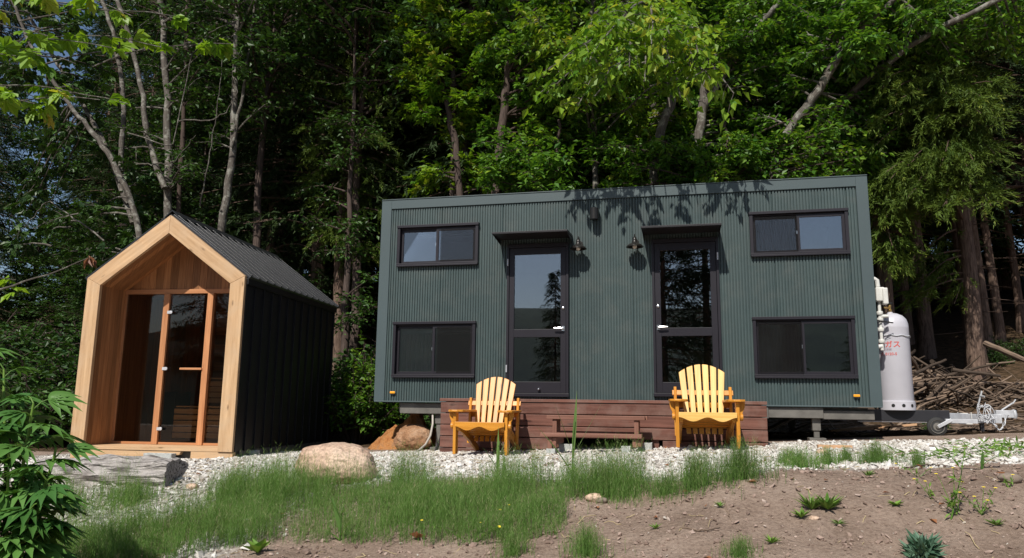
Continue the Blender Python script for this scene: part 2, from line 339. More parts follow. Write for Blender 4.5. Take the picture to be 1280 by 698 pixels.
# rnd: 0 = woodland floor, .1 = bare soil, up to 1 = gravel, 2 = far green hills with blue haze put into their colour
hl = nn(nt, 'ShaderNodeMath', operation='GREATER_THAN'); hl.inputs[1].default_value = 1.5; nt.links.new(at1.outputs['Fac'], hl.inputs[0])
hill = ramp(nt, noise_(nt, v, .06, 8, .7), [(.35, (.018, .032, .030)), (.65, (.04, .06, .045))]).outputs[0]
c = mixc(nt, gm.outputs[0], dirt, gr); c = mixc(nt, fm.outputs[0], c, litter); c = mixc(nt, hl.outputs[0], c, hill)
nt.links.new(c, b.inputs['Base Color']); b.inputs['Roughness'].default_value = .95; b.inputs['Specular IOR Level'].default_value = .1
bump(nt, b, noise_(nt, v, 26, 8, .7), .035); M['ground'] = m
gmk = gravel_mask(X, Y)
att = np.where(Y > .9, 0., .1+.9*gmk); att = np.where(Y < -60, 2., att)
g = G(); g.add(np.stack([X, Y, Z], -1).reshape(-1, 3), Q, None, att.ravel()); g.build('ground', M['ground'], smooth=True, kind='structure')

# small stones as stuff
ICO = None
def ico():
    t = (1+5**.5)/2; V = np.array([(-1, t, 0), (1, t, 0), (-1, -t, 0), (1, -t, 0), (0, -1, t), (0, 1, t), (0, -1, -t), (0, 1, -t), (t, 0, -1), (t, 0, 1), (-t, 0, -1), (-t, 0, 1)], float)
    V /= np.linalg.norm(V[0]); Fc = np.array([(0, 11, 5), (0, 5, 1), (0, 1, 7), (0, 7, 10), (0, 10, 11), (1, 5, 9), (5, 11, 4), (11, 10, 2), (10, 7, 6), (7, 1, 8), (3, 9, 4), (3, 4, 2), (3, 2, 6), (3, 6, 8), (3, 8, 9), (4, 9, 5), (2, 4, 11), (6, 2, 10), (8, 6, 7), (9, 8, 1)])
    return V, Fc
def stones(g, P, S, flat=.65):
    V, Fc = ico(); n = len(P)
    A = V[None]*(1+.28*rng.standard_normal((n, 12, 1)))*np.stack([S*rng.uniform(.8, 1.3, n), S*rng.uniform(.6, 1.1, n), S*flat*rng.uniform(.6, 1.2, n)], 1)[:, None, :]
    th = rng.uniform(0, 2*PI, n); c, s = np.cos(th)[:, None], np.sin(th)[:, None]
    ti = rng.normal(0, .35, n)[:, None]
    x = A[..., 0]*c-A[..., 1]*s; y = A[..., 0]*s+A[..., 1]*c; z = A[..., 2]+x*np.sin(ti)
    V2 = np.stack([x, y, z], -1)+P[:, None, :]
    g.add(V2.reshape(-1, 3), (Fc[None]+12*np.arange(n)[:, None, None]).reshape(-1, 3), None, np.repeat(rng.random(n), 12))
x = rng.uniform(-5.2, 9.5, 190000); y = rng.uniform(-6.8, .4, 190000)
dd = np.hypot(x-CAM[0], y-CAM[1]); keep = (rng.random(len(x)) < gravel_mask(x, y)*np.clip(1.5-dd/14, .25, 1)); x, y = x[keep][:76000], y[keep][:76000]
S = np.clip(rng.lognormal(-4.58, .42, len(x)), .005, .032)
g = G(); stones(g, np.stack([x, y, tz(x, y)+S*.22], 1), S); g.build('gravel_stones', M['gstone'], kind='stuff', label='pale crushed gravel spread in front of the buildings', cat='gravel')
x = rng.uniform(-1, 9, 26000); y = rng.uniform(-8., -4.2, 26000); keep = rng.random(len(x)) > gravel_mask(x, y)*1.5; x, y = x[keep], y[keep]
S = np.clip(rng.lognormal(-5.2, .5, len(x)), .002, .015)
g = G(); stones(g, np.stack([x, y, tz(x, y)+S*.3], 1), S, .8); g.build('soil_crumbs', M['clod'], kind='stuff', label='crumbs and small clods of bare brown soil', cat='soil')

# ------------------------------------------------------------------ tiny house
HZ = .58; HL = 6.125; HH = 3.28; HD = 2.4
H = thing('tiny_house', 'dark green corrugated steel tiny house on a trailer behind the wooden deck', 'tiny house', (3.06, 1.2, .2))
WIN = [(.25, 1.365, 2.372, 2.908), (.24, 1.352, .905, 1.605), (4.783, 5.885, 2.36, 2.885), (4.77, 5.882, .913, 1.605)]
DOR = [(1.765, 2.565, .675, 2.60), (3.602, 4.402, .69, 2.60)]
g = G(); pitch = .0349; nrib = 168; x0 = .137; prof = [(0, 0), (.13, .0005), (.30, -.0005), (.58, 0), (.68, .014), (.86, .014), (.97, .0)]
zt, zb = 3.155, HZ
for k in range(nrib):
    pts = [(x0+(k+a)*pitch, d+(.006 if k % 24 == 20 and a > .5 else 0)-(.002 if k % 24 == 21 else 0)) for a, d in prof]+[(x0+(k+1)*pitch, 0)]
    xm = x0+(k+.5)*pitch; iv = [(zb, zt)]
    for (a, b_, c_, d_) in WIN+DOR:
        if a+.015 < xm < b_-.015:
            nv = []
            for (s0, s1) in iv:
                if d_ <= s0 or c_ >= s1: nv.append((s0, s1)); continue
                if c_ > s0: nv.append((s0, c_))
                if d_ < s1: nv.append((d_, s1))
            iv = nv
    for (s0, s1) in iv:
        n = len(pts); V = [(a, d+.004, s0) for a, d in pts]+[(a, d+.004, s1) for a, d in pts]
        g.add(V, [(q, q+1, q+1+n, q+n) for q in range(n-1)], None, .5)
g.build('corrugated_cladding', M['steel_green'], H)
g = G(); g.box(-.004, .137, -.012, .03, HZ, HH); g.box(6.0, HL+.004, -.012, .03, HZ, HH); g.box(.137, 6.0, -.012, .03, 3.157, HH)
g.box(.0, HL, -.014, .05, HZ-.012, HZ+.004); g.box(-.005, HL+.005, -.02, HD, HH, HH+.012)
g.build('edge_trim', M['steel_trim'], H, bevel=.003)
g = G(); g.box(0, .02, .03, HD, HZ, HH); g.box(HL-.02, HL, .03, HD, HZ, HH); g.box(.02, HL-.02, HD-.02, HD, HZ, HH); g.box(.02, HL-.02, .03, HD-.02, HH-.04, HH-.001)
g.build('side_wall', M['steel_green'], H)
g = G(); g.box(.03, HL-.03, .03, HD-.03, HZ, HZ+.06); g.box(.03, HL-.03, 2.2, 2.24, HZ+.06, 3.2); g.box(.02, .06, .05, 2.2, HZ, 3.2); g.box(HL-.06, HL-.02, .05, 2.2, HZ, 3.2); g.box(.06, HL-.06, .05, 2.2, 3.18, 3.2); g.box(2.7, 2.75, .2, 2.2, HZ+.06, 3.18); g.box(3.4, 3.45, .2, 2.2, HZ+.06, 3.18)
g.box(.06, 1.5, .3, 2.2, 1.9, 1.95); g.box(4.6, 6.06, .3, 2.2, 1.9, 1.95)
g.build('interior', M['interiorgrey'], H)
for q_ in ((2.05, 2.6, 1.2, 1.8, .65, 1.25), (3.75, 4.4, 1.1, 1.7, .65, 1.3)): g = G(); g.box(*q_); g.build('cupboard', M['interior'], H, bevel=.004)
def window(x0, x1, z0, z1, curt, scr=1):
    g = G(); w = .032
    g.box(x0-.012, x1+.012, -.045, .004, z1-.028, z1+.006); g.box(x0-.006, x0+w, -.032, .06, z0+.02, z1-.028); g.box(x1-w, x1+.006, -.032, .06, z0+.02, z1-.028)
    g.box(x0-.008, x1+.008, -.036, .06, z0-.003, z0+.022); g.box(x0-.004, x1+.004, -.043, .004, z0-.022, z0-.003); g.box(x0+w, x1-w, .0, .06, z1-.045, z1-.028)
    f = g.build('window', M['frame'], H, bevel=.002); xm = (x0+x1)/2
    # left sash sits further in, right sash in front
    for (a, b_, yy) in ((x0+w, xm+.02, .024), (xm-.02, x1-w, -.012)):
        g = G(); t = .034; za, zb_ = z0+.022, z1-.045
        g.box(a, a+t, yy, yy+.03, za, zb_); g.box(b_-t, b_, yy, yy+.03, za, zb_); g.box(a+t, b_-t, yy, yy+.03, za, za+t); g.box(a+t, b_-t, yy, yy+.03, zb_-t, zb_)
        s = g.build('sash', M['frame'], f, bevel=.0015)
        g = G(); g.box(a+t, b_-t, yy+.012, yy+.018, za+t, zb_-t); g.build('pane', M['glass'], s)
    g = G(); g.box(xm-.024, xm-.016, -.02, -.0125, (z0+z1)/2-.02, (z0+z1)/2+.02); g.build('latch', M['chrome'], f)
    a, b_ = ((x0+w, xm+.0) if scr == 0 else (xm+.03, x1-w)); g = G(); g.box(a+.01, b_-.01, -.020, -.018, z0+.04, z1-.06); g.build('fly_screen', M['screen'], f)
    if curt:
        g = G(); cx0, cx1 = curt; n = 60; V = []
        for q in range(n+1):
            xx = cx0+(cx1-cx0)*q/n; V += [(xx, .12+.018*math.sin(q*1.3)+.006*math.sin(q*3.1), z0+.01), (xx, .12+.018*math.sin(q*1.3)+.006*math.sin(q*3.1), z1-.02)]
        g.add(V, [(2*q, 2*q+2, 2*q+3, 2*q+1) for q in range(n)]); g.build('curtain', M['curtain'], f, smooth=True)
    return f
for k, (a, b_, c_, d_) in enumerate(WIN):
    window(a, b_, c_, d_, [None, (a+.05, a+.5), (a+.05, a+.5), (a+.05, a+.53)][k], (1, 1, 0, 0)[k])
for k in (0, 1):   # rolled white blinds just inside the panes of the left windows
    a, b_, c_, d_ = WIN[k]
    g = G(); g.box(a+.08, b_-.08, .10, .13, d_-.14, d_-.10); g.build('blind', M['whiteplastic'], H, bevel=.004)
def door(x0, x1, z0, z1, gz, hinge_left, k):
    gx0, gx1, u0, u1, l0, l1 = gz
    g = G(); g.box(x0, x0+.03, -.03, .06, z0, z1); g.box(x1-.03, x1, -.03, .06, z0, z1); g.box(x0+.03, x1-.03, -.03, .06, z1-.05, z1); g.box(x0-.006, x1+.006, -.04, .06, z0-.02, z0+.02)
    D = g.build('door', M['frame'], H, bevel=.002)
    g = G(); a, b_ = x0+.034, x1-.034; y0, y1 = -.018, .02; zz0, zz1 = z0+.024, z1-.054
    g.box(a, gx0, y0, y1, zz0, zz1); g.box(gx1, b_, y0, y1, zz0, zz1); g.box(gx0, gx1, y0, y1, zz0, l0); g.box(gx0, gx1, y0, y1, l1, u0); g.box(gx0, gx1, y0, y1, u1, zz1)
    L = g.build('door_leaf', M['frame'], D, bevel=.002)
    g = G(); g.box(gx0, gx1, -.002, .006, u0, u1); g.build('upper_pane', M['glass'], D)
    g = G(); g.box(gx0, gx1, -.002, .006, l0, l1); g.build('lower_pane', M['glass'], D)
    sx = (gx1+b_)/2 if hinge_left else (gx0+a)/2; sg = -1 if hinge_left else 1
    g = G(); g.box(sx-.018, sx+.018, -.026, -.018, 1.47, 1.53); g.tube([(sx, -.02, 1.50), (sx, -.065, 1.50)], .009); g.tube([(sx, -.062, 1.50), (sx+sg*.03, -.066, 1.503), (sx+sg*.11, -.062, 1.502)], [.010, .0105, .009]); g.build('handle', M['chrome'], D, smooth='auto')
    g = G(); g.lathe([(0, 0), (.016, 0), (.016, .012), (.008, .016), (0, .016)], (sx, -.018, 1.76), 14, rot('X', PI/2)); g.build('lock', M['chrome'], D, smooth='auto')
    hx = x0+.012 if hinge_left else x1-.012
    for hz in (2.36, 1.0) if k == 0 else (2.36,):
        g = G(); g.tube([(hx, -.038, hz-.045), (hx, -.038, hz+.045)], .009); g.build('hinge', M['galv'], D)
    g = G(); g.lathe([(0, 0), (.014, 0), (.018, .02), (.010, .04), (0, .042)], ((x0+x1)/2+(.03 if k == 0 else 0), -.02, .745), 14, rot('X', PI/2)); g.build('door_stop', M['chrome'], D, smooth='auto')
    # canopy
    cx0, cx1 = (1.66, 2.615) if k == 0 else (3.50, 4.43)
    g = G(); g.prism([(0.0, 2.665), (-.44, 2.648), (-.44, 2.672), (0.0, 2.70)], cx0, cx1, 'yz'); g.prism([(0, 2.60), (0, 2.664), (-.43, 2.647)], cx0+.006, cx0+.012, 'yz'); g.prism([(0, 2.60), (0, 2.664), (-.43, 2.647)], cx1-.012, cx1-.006, 'yz')
    g.build('canopy', M['canopy'], H, bevel=.002)
door(*DOR[0], (1.862, 2.462, 1.495, 2.462, .838, 1.395), True, 0)
door(*DOR[1], (3.703, 4.298, 1.495, 2.455, .84, 1.395), False, 1)
def lamp(x, z):
    g = G(); g.lathe([(0, 0), (.045, 0), (.045, .012), (.0, .014)], (x, -.002, z+.07), 20, rot('X', PI/2))
    L = g.build('wall_lamp', M['lampmetal'], H, smooth='auto')
    g = G(); g.tube([(x, -.012, z+.07), (x, -.05, z+.10), (x, -.09, z+.14), (x, -.125, z+.13), (x, -.13, z+.09)], .009); g.build('lamp_arm', M['lampmetal'], L, smooth=True)
    yc = -.13; g = G(); g.lathe([(0, .16), (.006, .16), (.008, .125), (.022, .12), (.028, .085), (.026, .07), (.036, .062), (.036, .05), (.056, .04), (.088, .022), (.104, .003), (.108, -.004), (.104, -.004), (.084, .012), (.03, .03), (0, .03)], (x, yc, z-.01), 28)
    g.build('lamp_shade', M['lampmetal'], L, smooth=True)
    g = G(); g.lathe([(0, .0), (.012, .0), (.024, -.018), (.028, -.035), (.02, -.05), (0, -.058)], (x, yc, z+.022), 16); g.build('bulb', M['bulb'], L, smooth=True)
lamp(2.705, 2.50); lamp(3.405, 2.50)
vx, _, vz = at(744, 270, 0)
g = G(); g.tube([(vx, -.11, vz-.075), (vx, -.11, vz+.07)], .055, 20); g.box(vx-.05, vx+.05, -.10, 0, vz-.03, vz+.06); g.build('vent_cowl', M['lampmetal'], H, smooth='auto')
for (xx, zz) in ((.255, .692), (5.86, .700)):
    g = G(); g.box(xx-.035, xx+.035, -.026, -.012, zz-.014, zz+.014); mk = g.build('side_marker', M['amber'], H, bevel=.005)
    g = G(); g.box(xx-.03, xx+.03, -.02, -.010, zz-.026, zz-.015); g.build('marker_base', M['dark'], mk)
# trailer
g = G()
for yy in (.12, 2.2): g.box(.3, 6.0, yy, yy+.05, .445, .565)
for xx in np.linspace(.3, 5.95, 9): g.box(xx, xx+.05, .17, 2.2, .47, .56)
g.build('chassis', M['galvdull'], H, bevel=.004)
g = G(); g.box(.34, 1.0, .05, .12, .425, .56); g.build('chassis_bracket', M['galvdull'], H, bevel=.006)
g = G(); g.box(4.9, 5.502, .02, .09, .44, .565); g.box(5.5, 6.05, .05, .12, .43, .53); g.box(4.75, 4.902, .0, .05, .43, .56)
g.build('chassis_bracket', M['galvdull'], H, bevel=.006)
for (xx, yy) in ((.85, .15), (5.43, .12), (.85, 2.2), (5.43, 2.2)):
    zg = float(tz(xx, yy)); g = G(); g.box(xx-.03, xx+.03, yy-.03, yy+.03, zg+.03, .44); g.box(xx-.09, xx+.09, yy-.09, yy+.09, zg-.02, zg+.03); g.box(xx-.045, xx+.045, yy-.045, yy+.045, .3, .44); g.build('support_leg', M['galvdull'], H, bevel=.004)
for wx in (2.6, 3.35):
    for yy in (.18, 2.05):
        zg = float(tz(wx, yy)); g = G(); g.lathe([(0, -.0), (.19, 0), (.28, .01), (.3, .04), (.3, .15), (.28, .18), (.19, .19), (0, .19)], (wx, yy+.19, zg+.29), 26, rot('X', PI/2)); w = g.build('wheel', M['rubber'], H, smooth='auto')
        g = G(); g.lathe([(0, -.01), (.05, -.01), (.06, 0), (.17, .005), (.185, -.006), (.186, 0)], (wx, yy+.0-.004, zg+.29), 22, rot('X', -PI/2)); g.build('rim', M['galvdull'], w, smooth='auto')
yb = 1.2
nv0 = len(H.children)
g = G(); g.box(6.0, 7.02, yb-.5, yb-.44, .475, .61); g.box(6.0, 7.02, yb+.44, yb+.5, .475, .61); g.box(6.0, 7.02, yb-.44, yb+.44, .592, .605)
GP = g.build('gas_platform', M['blackpaint'], H, bevel=.004)
g = G(); g.box(6.9, 8.35, yb-.05, yb+.05, .45, .56); g.box(6.0, 6.9, yb-.49, yb-.45, .45, .474); g.beam((7.0, yb-.47, .52), (7.85, yb-.06, .51), .05, .10); g.beam((7.0, yb+.47, .52), (7.85, yb+.06, .51), .05, .10)
DB = g.build('drawbar', M['galv'], H, bevel=.006)
g = G(); g.box(7.45, 7.60, yb-.20, yb-.07, .45, .57); g.tube([(7.40, yb-.2, .58), (7.40, yb-.21, .44), (7.66, yb-.21, .44), (7.66, yb-.2, .58)], .009); g.build('junction_box', M['whiteplastic'], DB, bevel=.004)
g = G(); g.box(7.14, 7.40, yb-.25, yb-.235, .47, .57); g.build('black_label_plate', M['blackpaint'], DB)
g = G(); g.box(8.25, 8.62, yb-.045, yb+.045, .52, .61); g.lathe([(.0, -.05), (.05, -.05), (.06, 0), (.045, .05), (0, .065)], (8.62, yb, .56), 16); g.beam((8.38, yb, .61), (8.62, yb, .70), .03, .018); g.tube([(8.62, yb, .69), (8.68, yb, .74)], .012); g.build('coupling', M['galv'], DB, smooth='auto', bevel=.006)
g = G(); g.tube([(7.86, yb-.07, .5), (7.88, yb-.08, .66), (7.97, yb-.10, .84)], .016); g.tube([(7.93, yb-.1, .78), (7.95, yb-.2, .77)], .012); g.build('crank_handle', M['galv'], DB, smooth=True)
g = G()
for q in range(5):
    a = rng.uniform(0, 6, 3); th = np.linspace(0, 2*PI, 26); rr = .07+.03*rng.random()
    g.tube(np.stack([7.95+.10*np.cos(th)+.04*np.sin(2*th+a[0])+.05*q/2, np.full(26, yb-.12)+.03*np.sin(th+a[1]), .60+rr*np.sin(th)-.01*q+.03*np.cos(3*th+a[2])], 1), .006, 6)
th = np.linspace(0, 1, 40)
g.tube(np.stack([8.0+.45*th, yb-.1+.02*np.sin(30*th), .66-.26*np.sin(th*PI)**1.2*.9-.10*th+.008*np.sin(80*th)], 1), .009, 6)
g.tube(np.stack([8.1+.3*th, yb-.09+.02*np.sin(34*th), .60-.2*np.sin(th*PI)-.05*th+.008*np.sin(90*th)], 1), .008, 6)
g.build('safety_chain', M['galv'], DB, smooth=True)
for v in GP.data.vertices: v.co.z -= .06
for o_ in [DB]+list(DB.children):   # the drawbar is short
    for v in o_.data.vertices:
        xx = v.co.x+3.06; v.co.z -= .05
        if xx > 6.95: v.co.x = 6.95+(xx-6.95)*.56-3.06
wz = float(tz(7.0, yb))+.10
g = G(); g.lathe([(0, -.028), (.06, -.028), (.085, -.025), (.108, -.018), (.113, 0), (.108, .018), (.085, .025), (.06, .028), (0, .028)], (6.87, yb-.5, wz), 26, rot('X', PI/2)); W = g.build('jockey_wheel', M['rubber'], H, smooth='auto')
g = G(); g.lathe([(0, .045), (.02, .045), (.025, .03), (.07, .026), (.078, .034), (.08, .02)], (6.87, yb-.5, wz), 22, rot('X', PI/2)); g.build('rim', M['galvdull'], W, smooth='auto')
g = G(); g.beam((6.87, yb-.455, wz), (7.02, yb-.455, .44), .01, .04); g.beam((6.87, yb-.545, wz), (7.02, yb-.545, .44), .01, .04); g.box(6.96, 7.3, yb-.54, yb-.46, .40, .45); g.build('wheel_fork', M['galv'], W, bevel=.003)
g = G(); g.box(7.50, 7.54, yb-.03, yb+.03, float(tz(7.5, yb))+.02, .45); g.build('prop_leg', M['blackpaint'], H, bevel=.004)
# gas meter and pipes on the end wall
xe = HL; g = G(); g.tube([(xe-.01, .5, 2.12), (xe+.13, .5, 2.12), (xe+.155, .5, 2.10), (xe+.16, .5, 2.02)], .026, 12); g.tube([(xe+.16, .5, 1.86), (xe+.16, .5, 1.25)], .019, 12)
for zz in (1.70, 1.62, 1.50, 1.36): g.lathe([(0, -.022), (.032, -.022), (.036, -.012), (.036, .012), (.032, .022), (0, .022)], (xe+.16, .5, zz), 14)
g.tube([(xe+.16, .5, 1.66), (xe+.25, .5, 1.66)], .022, 12); g.tube([(xe+.16, .5, 1.30), (xe+.04, .5, 1.28)], .026, 12)
P_ = g.build('gas_pipe', M['whiteplastic'], H, smooth='auto')
g = G(); g.box(xe+.12, xe+.22, .44, .54, 1.84, 2.01); g.box(xe+.19, xe+.25, .42, .54, 1.80, 2.0); g.build('gas_meter', M['whiteplastic'], P_, bevel=.012)
g = G(); g.tube([(xe+.0, .5, 1.70), (xe+.08, .46, 1.62), (xe+.14, .45, 1.60), (xe+.3, .5, 1.58)], .008, 8); g.tube([(xe, .6, 1.42), (xe+.1, .55, 1.36), (xe+.12, .55, 1.12)], .012, 8); g.build('gas_hose', M['blackhose'], P_, smooth=True)
g = G(); g.box(xe, xe+.05, .35, .65, .63, 1.6); g.build('back_plate', M['galv'], H)

# gas bottle
tx, ty = 6.475, .80; tzb = .545
T = thing('gas_cylinder', 'tall pale grey gas cylinder with red writing beside the green house', 'gas cylinder', (tx, ty, tzb))
g = G(); R_ = .192; g.lathe([(0, .05), (R_*.9, .05), (R_, .10), (R_, .99), (R_*1.008, 1.0), (R_, 1.01), (R_*.985, 1.05), (R_*.9, 1.105), (R_*.7, 1.15), (R_*.4, 1.178), (R_*.16, 1.187), (.03, 1.19), (.03, 1.20), (0, 1.20)], (tx, ty, tzb), 48)
g.build('cylinder_body', M['tank'], T, smooth='auto')
g = G(); g.lathe([(R_*.96, .115), (R_*1.07, .105), (R_*1.07, .0), (R_*1.05, 0), (R_*1.0, .1)], (tx, ty, tzb), 40); fr = g.build('foot_ring', M['tank'], T, smooth='auto')
for a in (-2.0, -1.45, -.9): g = G(); g.lathe([(0, .0), (.02, 0), (.02, .003), (0, .003)], (tx+R_*1.072*math.cos(a), ty+R_*1.072*math.sin(a), tzb+.055), 12, rot('Z', a+PI/2)@rot('X', PI/2)); g.build('drain_hole_shade', M['dark'], fr)  # flat dark discs stand in for the shade inside the holes
g = G(); g.lathe([(0, 1.2), (.022, 1.2), (.024, 1.23), (.014, 1.235), (.014, 1.27), (.02, 1.275), (.016, 1.30), (0, 1.30)], (tx, ty, tzb), 14); g.tube([(tx, ty, tzb+1.25), (tx-.07, ty-.01, tzb+1.26)], .010, 10); v_ = g.build('valve', M['brass'], T, smooth='auto')
g = G(); g.lathe([(0, 1.3), (.034, 1.3), (.036, 1.31), (.034, 1.322), (0, 1.322)], (tx, ty, tzb), 14); g.build('hand_wheel', M['dark'], v_, smooth='auto')
g = G(); th = np.linspace(PI*.95, PI*2.05, 30); g.tube(np.stack([tx+(R_+.006)*np.cos(th), ty+(R_+.006)*np.sin(th), tzb+.895+.006*np.sin(th*9)-.008*np.cos(th)], 1), .007, 6); g.tube([(tx-.1, ty-R_*.88, tzb+.89), (tx-.06, ty-R_*.98, tzb+.87), (tx-.13, ty-R_*.77, tzb+.84)], .005, 6); g.build('chain', M['galv'], T, smooth=True)
def wrap_text(txt, size, zc, a0, m_, name, spacing=1.0):
    cu = bpy.data.curves.new('text', 'FONT'); cu.body = txt; cu.size = size; cu.space_character = spacing; cu.resolution_u = 3; cu.offset = size*.012
    ob = bpy.data.objects.new('text', cu); COL.objects.link(ob); dg = bpy.context.evaluated_depsgraph_get(); dg.update()
    me = ob.evaluated_get(dg).to_mesh(); V = np.array([v.co[:] for v in me.vertices]) if len(me.vertices) else np.zeros((0, 3)); Fs = [tuple(p.vertices) for p in me.polygons]
    bpy.data.objects.remove(ob)
    if not len(V): return
    an = a0+V[:, 0]/R_; P = np.stack([tx+(R_+.0025)*np.cos(an), ty+(R_+.0025)*np.sin(an), tzb+zc+V[:, 1]], 1)
    g = G(); g.add(P, Fs); g.build(name, m_, T)
wrap_text('LPガス', .088, .755, -PI/2-1.15, M['red'], 'red_lettering', 1.0)
wrap_text('火気厳禁', .03, .715, -PI/2-.95, M['redfaint'], 'grey_lettering', 1.1)
wrap_text('火 0120-5', .046, .655, -PI/2-1.0, M['red'], 'red_small_lettering', 1.0)

# ------------------------------------------------------------------ deck
D = thing('wooden_deck', 'low reddish brown stained timber deck along the front of the green house', 'deck', (3.0, -.5, .05))
dx0, dx1, dy0 = 1.243, 4.785, -1.0
g = G()
for k in range(7):
    a = dy0-.012+k*.139; g.box(dx0-.01, dx1+.005, a, a+.132, .580, .614)
g.build('deck_boards', M['deck'], D, bevel=.004)
g = G(); zt_ = .574
for k in range(5):
    if k < 3: g.box(dx0, dx1, dy0, dy0+.034, zt_-.120, zt_)
    else: g.box(dx0, 2.5, dy0, dy0+.034, zt_-.120, zt_); g.box(3.72, dx1, dy0, dy0+.034, zt_-.120, zt_)
    zt_ -= .128
g.build('front_boards', M['deck'], D, bevel=.005)
for xx in (dx0, dx1-.034):
    g = G(); zt_ = .574
    for k in range(5): g.box(xx, xx+.034, dy0+.036, -.04, zt_-.120, zt_); zt_ -= .128
    g.build('side_boards', M['deck'], D, bevel=.005)
for xx in (dx0+.05, 2.4, 3.6, dx1-.13):
    g = G(); g.box(xx, xx+.08, dy0+.036, dy0+.12, -.05, .578); g.build('post', M['deck'], D)

# ------------------------------------------------------------------ adirondack chairs
def adirondack(label, loc, rz):
    C = thing('adirondack_chair', label, 'garden chair', loc, rz)
    c1, c2 = M['chair'], M['chairpale']; Bk = dict(world=False)
    ch_back = c2 if 'Paler' in label or 'paler' in label else c1
    fx = .255
    for s in (-1, 1):
        g = G(); g.prism([(-.045, .0), (.045, 0), (.05, .48), (-.05, .48)], s*(fx+.002), s*(fx+.034), 'yz'); g.build('front_leg', c1, C, bevel=.005, **Bk)
        # rear leg / seat stringer: slopes to the ground behind
        g = G(); g.prism([(-.035, .27), (-.05, .30), (-.045, .345), (.0, .36), (.25, .30), (.46, .235), (.80, .04), (.84, .0), (.72, .0), (.42, .13), (.12, .235)], s*(fx-.034), s*(fx), 'yz'); g.build('side_rail', c1, C, bevel=.004, **Bk)
        # arm with rounded paddle front
        pts = [(s*(fx-.07), .62), (s*(fx-.075), .1), (s*(fx-.085), .0), (s*(fx-.07), -.06), (s*(fx-.02), -.095), (s*(fx+.04), -.095), (s*(fx+.085), -.06), (s*(fx+.095), .02), (s*(fx+.075), .2), (s*(fx+.05), .62)]
        g = G(); g.prism(pts if s < 0 else pts[::-1], .483, .509, 'xy'); g.build('armrest', c1, C, bevel=.007, **Bk)
        g = G(); g.prism([(s*(fx+.036), .482), (s*(fx+.036), .32), (s*(fx+.05), .34), (s*(fx+.082), .42), (s*(fx+.088), .482)], -.014, .02, 'xz'); g.build('arm_bracket', c1, C, bevel=.003, **Bk)
        g = G(); g.prism([(.50, .10), (.56, .10), (.64, .66), (.58, .66)], s*(fx+.002), s*(fx+.03), 'yz'); g.build('rear_upright', c1, C, bevel=.004, **Bk)
        g = G(); g.lathe([(0, 0), (.03, 0), (.04, .008), (.04, .03), (0, .03)], (s*(fx+.034), -.0, .325), 18, rot('Y', s*PI/2)); g.build('leg_cap', c1, C, smooth='auto', **Bk)
    # apron with a wavy lower edge
    top = [(-.262, .372), (.262, .372)]; wv = [(x_, .318-.0+.022*math.cos(x_/.262*PI*2)-.010) for x_ in np.linspace(.262, -.262, 33)]
    g = G(); g.prism(top+[(a, b_-.012) for a, b_ in wv], -.078, -.052, 'xz'); g.build('apron', ch_back if ch_back is c2 else c1, C, bevel=.003, **Bk)
    for k in range(6):
        y0 = -.05+k*.083; z0 = .365-.022*k-.004*k*k*.25; 
        g = G(); g.box(-.262, .262, 0, .072, -.02, 0, rot('X', -.27 if k else -.1), (0, y0, z0)); g.build('seat_slat', c1, C, bevel=.005, **Bk)
    n = 6; tilt = -.36
    Rm = rot('X', tilt); base = np.array((0, .40, .13))
    for k in range(n):
        u = (k-(n-1)/2); bx = u*.060; tx_ = u*.079; wb, wt = .0220, .0305; Ht = .76-.016*u*u-.0
        pts = []
        pts += [(bx-wb, 0), (bx+wb, 0)]
        sl = .012*u
        for a in np.linspace(0, 1, 7):
            xx = tx_+wt-2*wt*a; zz = .85-.0125*((xx/.079)**2)
            pts.append((xx, zz))
        V = []
        g = G(); g.prism(pts, -.009, .009, 'xz'); g.v[-1] = g.v[-1]@Rm.T+base; g.build('back_slat', ch_back, C, bevel=.004, **Bk)
    for (zz, hw) in ((.12, .235), (.50, .30)):
        g = G(); g.box(-hw, hw, .0105, .036, zz-.03, zz+.03, Rm, base); g.build('back_rail', c1, C, bevel=.004, **Bk)
    g = G(); g.box(-fx-.03, fx+.03, .585, .615, .42, .48); g.build('arm_support_rail', c1, C, bevel=.004, **Bk)
    return C
def chair_at(pl, pr, Y, rz, label, sc=1.0, zs=1.):
    a, b_ = at(*pl, Y), at(*pr, Y); cx = (a[0]+b_[0])/2; z = float(tz(cx, Y, False)); o = adirondack(label, (cx, Y, (a[2]+b_[2])/2+.0), rz); o.scale = (sc, sc, zs); return o
chair_at((566, 569), (636, 568), -1.78, .02, 'honey orange adirondack chair standing left of the low bench', .98, .87)
chair_at((850, 561), (921, 559.5), -1.72, .04, 'adirondack chair with a paler cream back, right of the low bench', 1.03, .90)

